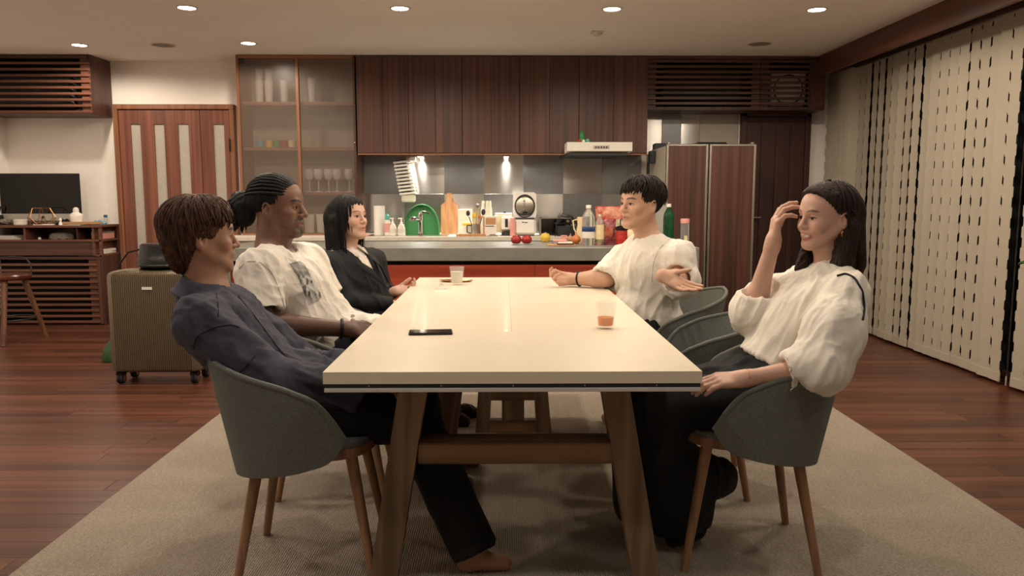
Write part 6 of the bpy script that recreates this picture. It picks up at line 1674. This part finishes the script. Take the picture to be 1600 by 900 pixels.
# ------------------------------------------------------------------ 5: woman in the white blouse, near right
def woman_blouse():
    D = 2.52
    t = thing('person', (.85, D, .009), 'laughing person in a white puff-sleeved blouse and long black skirt, hand at forehead', 'person')
    h = Head(P(1292, 338, D), (-.962, -.27, -.05), (.05, -.02, 1), .90); N = P(1301, 427, D + .01)
    pel = Vector((.84, D, .535)); shL = P(1326, 460, D - .15); shR = P(1248, 448, D + .15); elR = P(1176, 489, D + .09); wrR = P(1207, 383, D + .05); elL = P(1280, 575, D - .27); wrL = P(1166, 591, D - .26)
    hipR, hipL = pel + Vector((-.03, .08, -.02)), pel + Vector((-.03, -.08, -.02)); knR, knL = Vector((.45, D + .07, .50)), Vector((.46, D - .08, .50)); anR, anL = Vector((.58, D + .16, .09)), Vector((.66, D + .03, .12))
    F = Field(); torso(F, pel, N, shL, shR, (-1, -.2, 0), .78, .80, .82); head_field(F, h, N, .044, fem=True, smile=1., nose=1.0)
    for s_, e_, w_ in ((shR, elR, wrR), (shL, elL, wrL)): F.cone(s_, e_, .037, .032, .02); F.cone(e_, mid(e_, w_, .3), .033, .034, .015); F.cone(mid(e_, w_, .3), w_, .034, .0225, .015)
    hand_field(F, wrR, (.10, .02, .99), (.98, -.10, -.05), 'R', ((22, 30, 18), (25, 32, 20), (30, 34, 20), (40, 38, 22)), spread=4, thumb=(.55, .80, .3, 12, 10), sc=.95)
    hand_field(F, wrL, (-.98, .05, -.08), (-.05, .35, -.93), 'L', (18, 22, 14), thumb=(.35, .9, .2, 8, 8), sc=.92)
    for a, b, c in ((hipR, knR, anR), (hipL, knL, anL)): F.cone(a, b, .07, .050, .03); F.cone(b, c, .046, .030, .02); F.cone(c + Vector((.01, 0, -.045)), c + Vector((-.09, -.02, -.055)), .030, .020, .02)
    mesh_field('body', F, [(*hbox(h, .145, .02), .0028), (*bx_around((wrR, wrR + Vector((.05, .0, .17))), .06), .0026), (*bx_around((wrL, wrL + Vector((-.15, 0, 0))), .05), .0034)], True, 'skin',
               lambda v: head_color(h, v, SK['w2'], rgb(178, 84, 74), rgb(46, 34, 28), fem=True, blush=.3, smile=1.), parent=t, cres=.006)
    S = Field(); sp, lat, fr = torso(S, pel + Vector((.01, 0, .03)), N, shL, shR, (-1, -.2, 0), .95, 1.0, .84)
    S.cone(shL, mid(shL, elL, .55), .058, .086, .03); S.cone(mid(shL, elL, .5), elL, .086, .078, .03); S.cone(elL, mid(elL, wrL, .40), .076, .054, .02, cut=True); S.cone(mid(elL, wrL, .0), mid(elL, wrL, .25), .078, .066, .02)
    S.cone(shR, mid(shR, elR, .6), .062, .082, .03); S.cone(mid(shR, elR, .5), mid(shR, elR, .98), .080, .080, .03); S.cone(mid(shR, elR, .9), mid(elR, wrR, .30), .070, .066, .02, cut=True)
    S.cone(mid(elR, wrR, .14), mid(elR, wrR, .36), .045, .062, .004, sub=True); S.cone(mid(elL, wrL, .3), mid(elL, wrL, .5), .036, .048, .004, sub=True)
    S.cone(N - sp * .03, N + sp * .028, .060, .049, .02, cut=True); S.cone(N - sp * .0, N + sp * .12, .046, .060, .004, sub=True)
    S.clip(pel + sp * .10, -sp)
    bl_ = mesh_field('blouse', S, [], True, 'blouse', disp=lambda v: folds(v, (-.4, 0, -.9), .013, 15, .20, 44) + folds(v, (-.3, 0, -.9), .004, 42, .2, 4), parent=t, cres=.0055)
    # ruffle at the left cuff and stand collar
    d = (wrL - elL).normalized(); a_ = d.orthogonal().normalized(); b_ = d.cross(a_); c0 = mid(elL, wrL, .40)
    wpart(t, 'cuff', MB().grid(lambda u, v: c0 + d * (.022 * v - .008) + (a_ * math.cos(2 * PI * u) + b_ * math.sin(2 * PI * u)) * (.046 + .012 * v + .006 * v * math.sin(2 * PI * u * 11)), 66, 4), 'blouse', 80)
    M_ = rotM(fr, sp)
    wpart(t, 'collar', MB().grid(lambda u, v: N + M_ @ Vector((.049 * math.sin(2 * PI * u) * (1 + .03 * math.sin(60 * u)), .049 * math.cos(2 * PI * u) + .003, .012 + .026 * v)), 50, 3), 'blouse', 80)
    # dark shoulder strap, waistband
    seam(t, bl_, [(1308, 432), (1322, 428), (1337, 436), (1347, 455), (1350, 480), (1347, 504)], .0036, 'suit_black', 'strap', .002)
    K = Field(); K.ell(pel + sp * .06, (.15, .115, .10), Matrix((lat, sp.cross(lat), sp)).transposed(), .03)
    for a, b_ in ((hipR, knR), (hipL, knL)): K.cone(a, b_, .10, .080, .06)
    K.cone(hipR, hipL, .12, .12, .05); K.cone(knR, anR + Vector((-.04, 0, .02)), .086, .14, .06); K.cone(knL, anL + Vector((-.08, -.02, .02)), .086, .125, .06); K.cone(mid(knL, anL, .55), anL + Vector((.06, .0, .11)), .08, .07, .05); K.cone(mid(knL, knR), mid(anL, anR) + Vector((-.12, -.02, .02)), .08, .11, .06)
    K.clip((0, 0, .045), (.05, 0, -1)); K.clip(pel + sp * .125, sp)
    mesh_field('skirt', K, [], True, 'skirt_black', disp=lambda v: folds(v, (.1, 0, 1), .013, 10, .18, 14), parent=t, cres=.0085)
    for c, f_ in ((anL, Vector((-.09, -.06, 0))), (anR, Vector((-.1, 0, 0)))):
        Z = Field(); Z.cone(c + Vector((0, 0, .05)), c + Vector((.005, 0, -.05)), .037, .034, .02); c2 = Vector((c.x, c.y, .045)); Z.cone(c2, c2 + f_ + Vector((0, 0, -.008)), .036, .026, .02); Z.clip((0, 0, .010), (0, 0, -1))
        mesh_field('sock', Z, [], True, 'skirt_black', parent=t, cres=.006)
    # shoulder length hair
    Hf = Field(); h.ell(Hf, (0, -.020, .028), (.086, .108, .092), .02); h.cone(Hf, (0, -.070, .0), (0, -.074, -.170), .072, .078, .03)
    for sx in (-1, 1): h.cone(Hf, (sx * .068, -.040, -.04), (sx * .074, -.010, -.165), .032, .040, .03)
    h.cone(Hf, (.062, .0, -.05), (.058, .055, -.195), .024, .028, .02)
    h.ell(Hf, (0, .030, .062), (.068, .064, .052), .03); Hf.clip(h.L(0, .076, .092), h.M @ Vector((0, .78, -.63)), A(h.L(0, .05, .085)), .088); h.ell(Hf, (0, .112, -.03), (.08, .080, .090), .01, True); h.ell(Hf, (0, .025, -.115), (.046, .055, .055), .01, True)
    h.ell(Hf, (-.088, .004, -.020), (.024, .022, .034), .01, True)
    rr = random.Random(9); lk = []
    for i in range(520):
        az = rr.uniform(-PI, PI); d_ = abs(az)
        if d_ < (.95 if az > 0 else 1.25): continue
        if d_ < 1.45: T = 1.38; dr = rr.uniform(.08, .14) if az > 0 else rr.uniform(0, .012); pf = rr.uniform(1.0, 1.05)
        else: T = 1.55; dr = rr.uniform(.175, .225); pf = rr.uniform(1.02, 1.10)
        if az < 0 and d_ < 1.66: dr = rr.uniform(0, .015)
        lk.append((lock(az, T, dr, pf, taz=rr.uniform(-.12, .12), curl=-.012 + rr.uniform(-.006, .014), n=10), rr.uniform(.0026, .0048)))
    for sx, nn in ((-1, 110), (1, 110)):      # swept from the parting over the temples
        for i in range(nn):
            u = rr.random(); pts = []
            for k in range(9):
                s_ = k / 8; a = sx * (.12 + 1.50 * s_ ** .8 + .15 * u); T = .62 + .68 * s_ - .25 * u * (1 - s_)
                pts.append((.087 * math.sin(T) * math.sin(a), -.016 + .110 * math.sin(T) * math.cos(a), .027 + .096 * math.cos(T)))
            lk.append((pts, .0042))
    hair_obj(t, Hf, h, lk, 'hair_soft'); eyes(t, h)
    wpart(t, 'earring', MB().ball(h.L(-.083, .0, -.052), .006 * .97, 8, 6).tube([h.L(-.083, .0, -.052), h.L(-.084, .0, -.066)], .0022, 6), 'brass')
    d = (wrL - elL).normalized(); a_ = d.orthogonal().normalized(); b_ = d.cross(a_); c0 = wrL - d * .005
    wpart(t, 'bracelet', MB().tube([c0 + (a_ * math.cos(q) + b_ * math.sin(q)) * .0265 for q in np.linspace(0, 2 * PI, 25)], .0016, 6), 'brass')
    return t
woman_blouse()
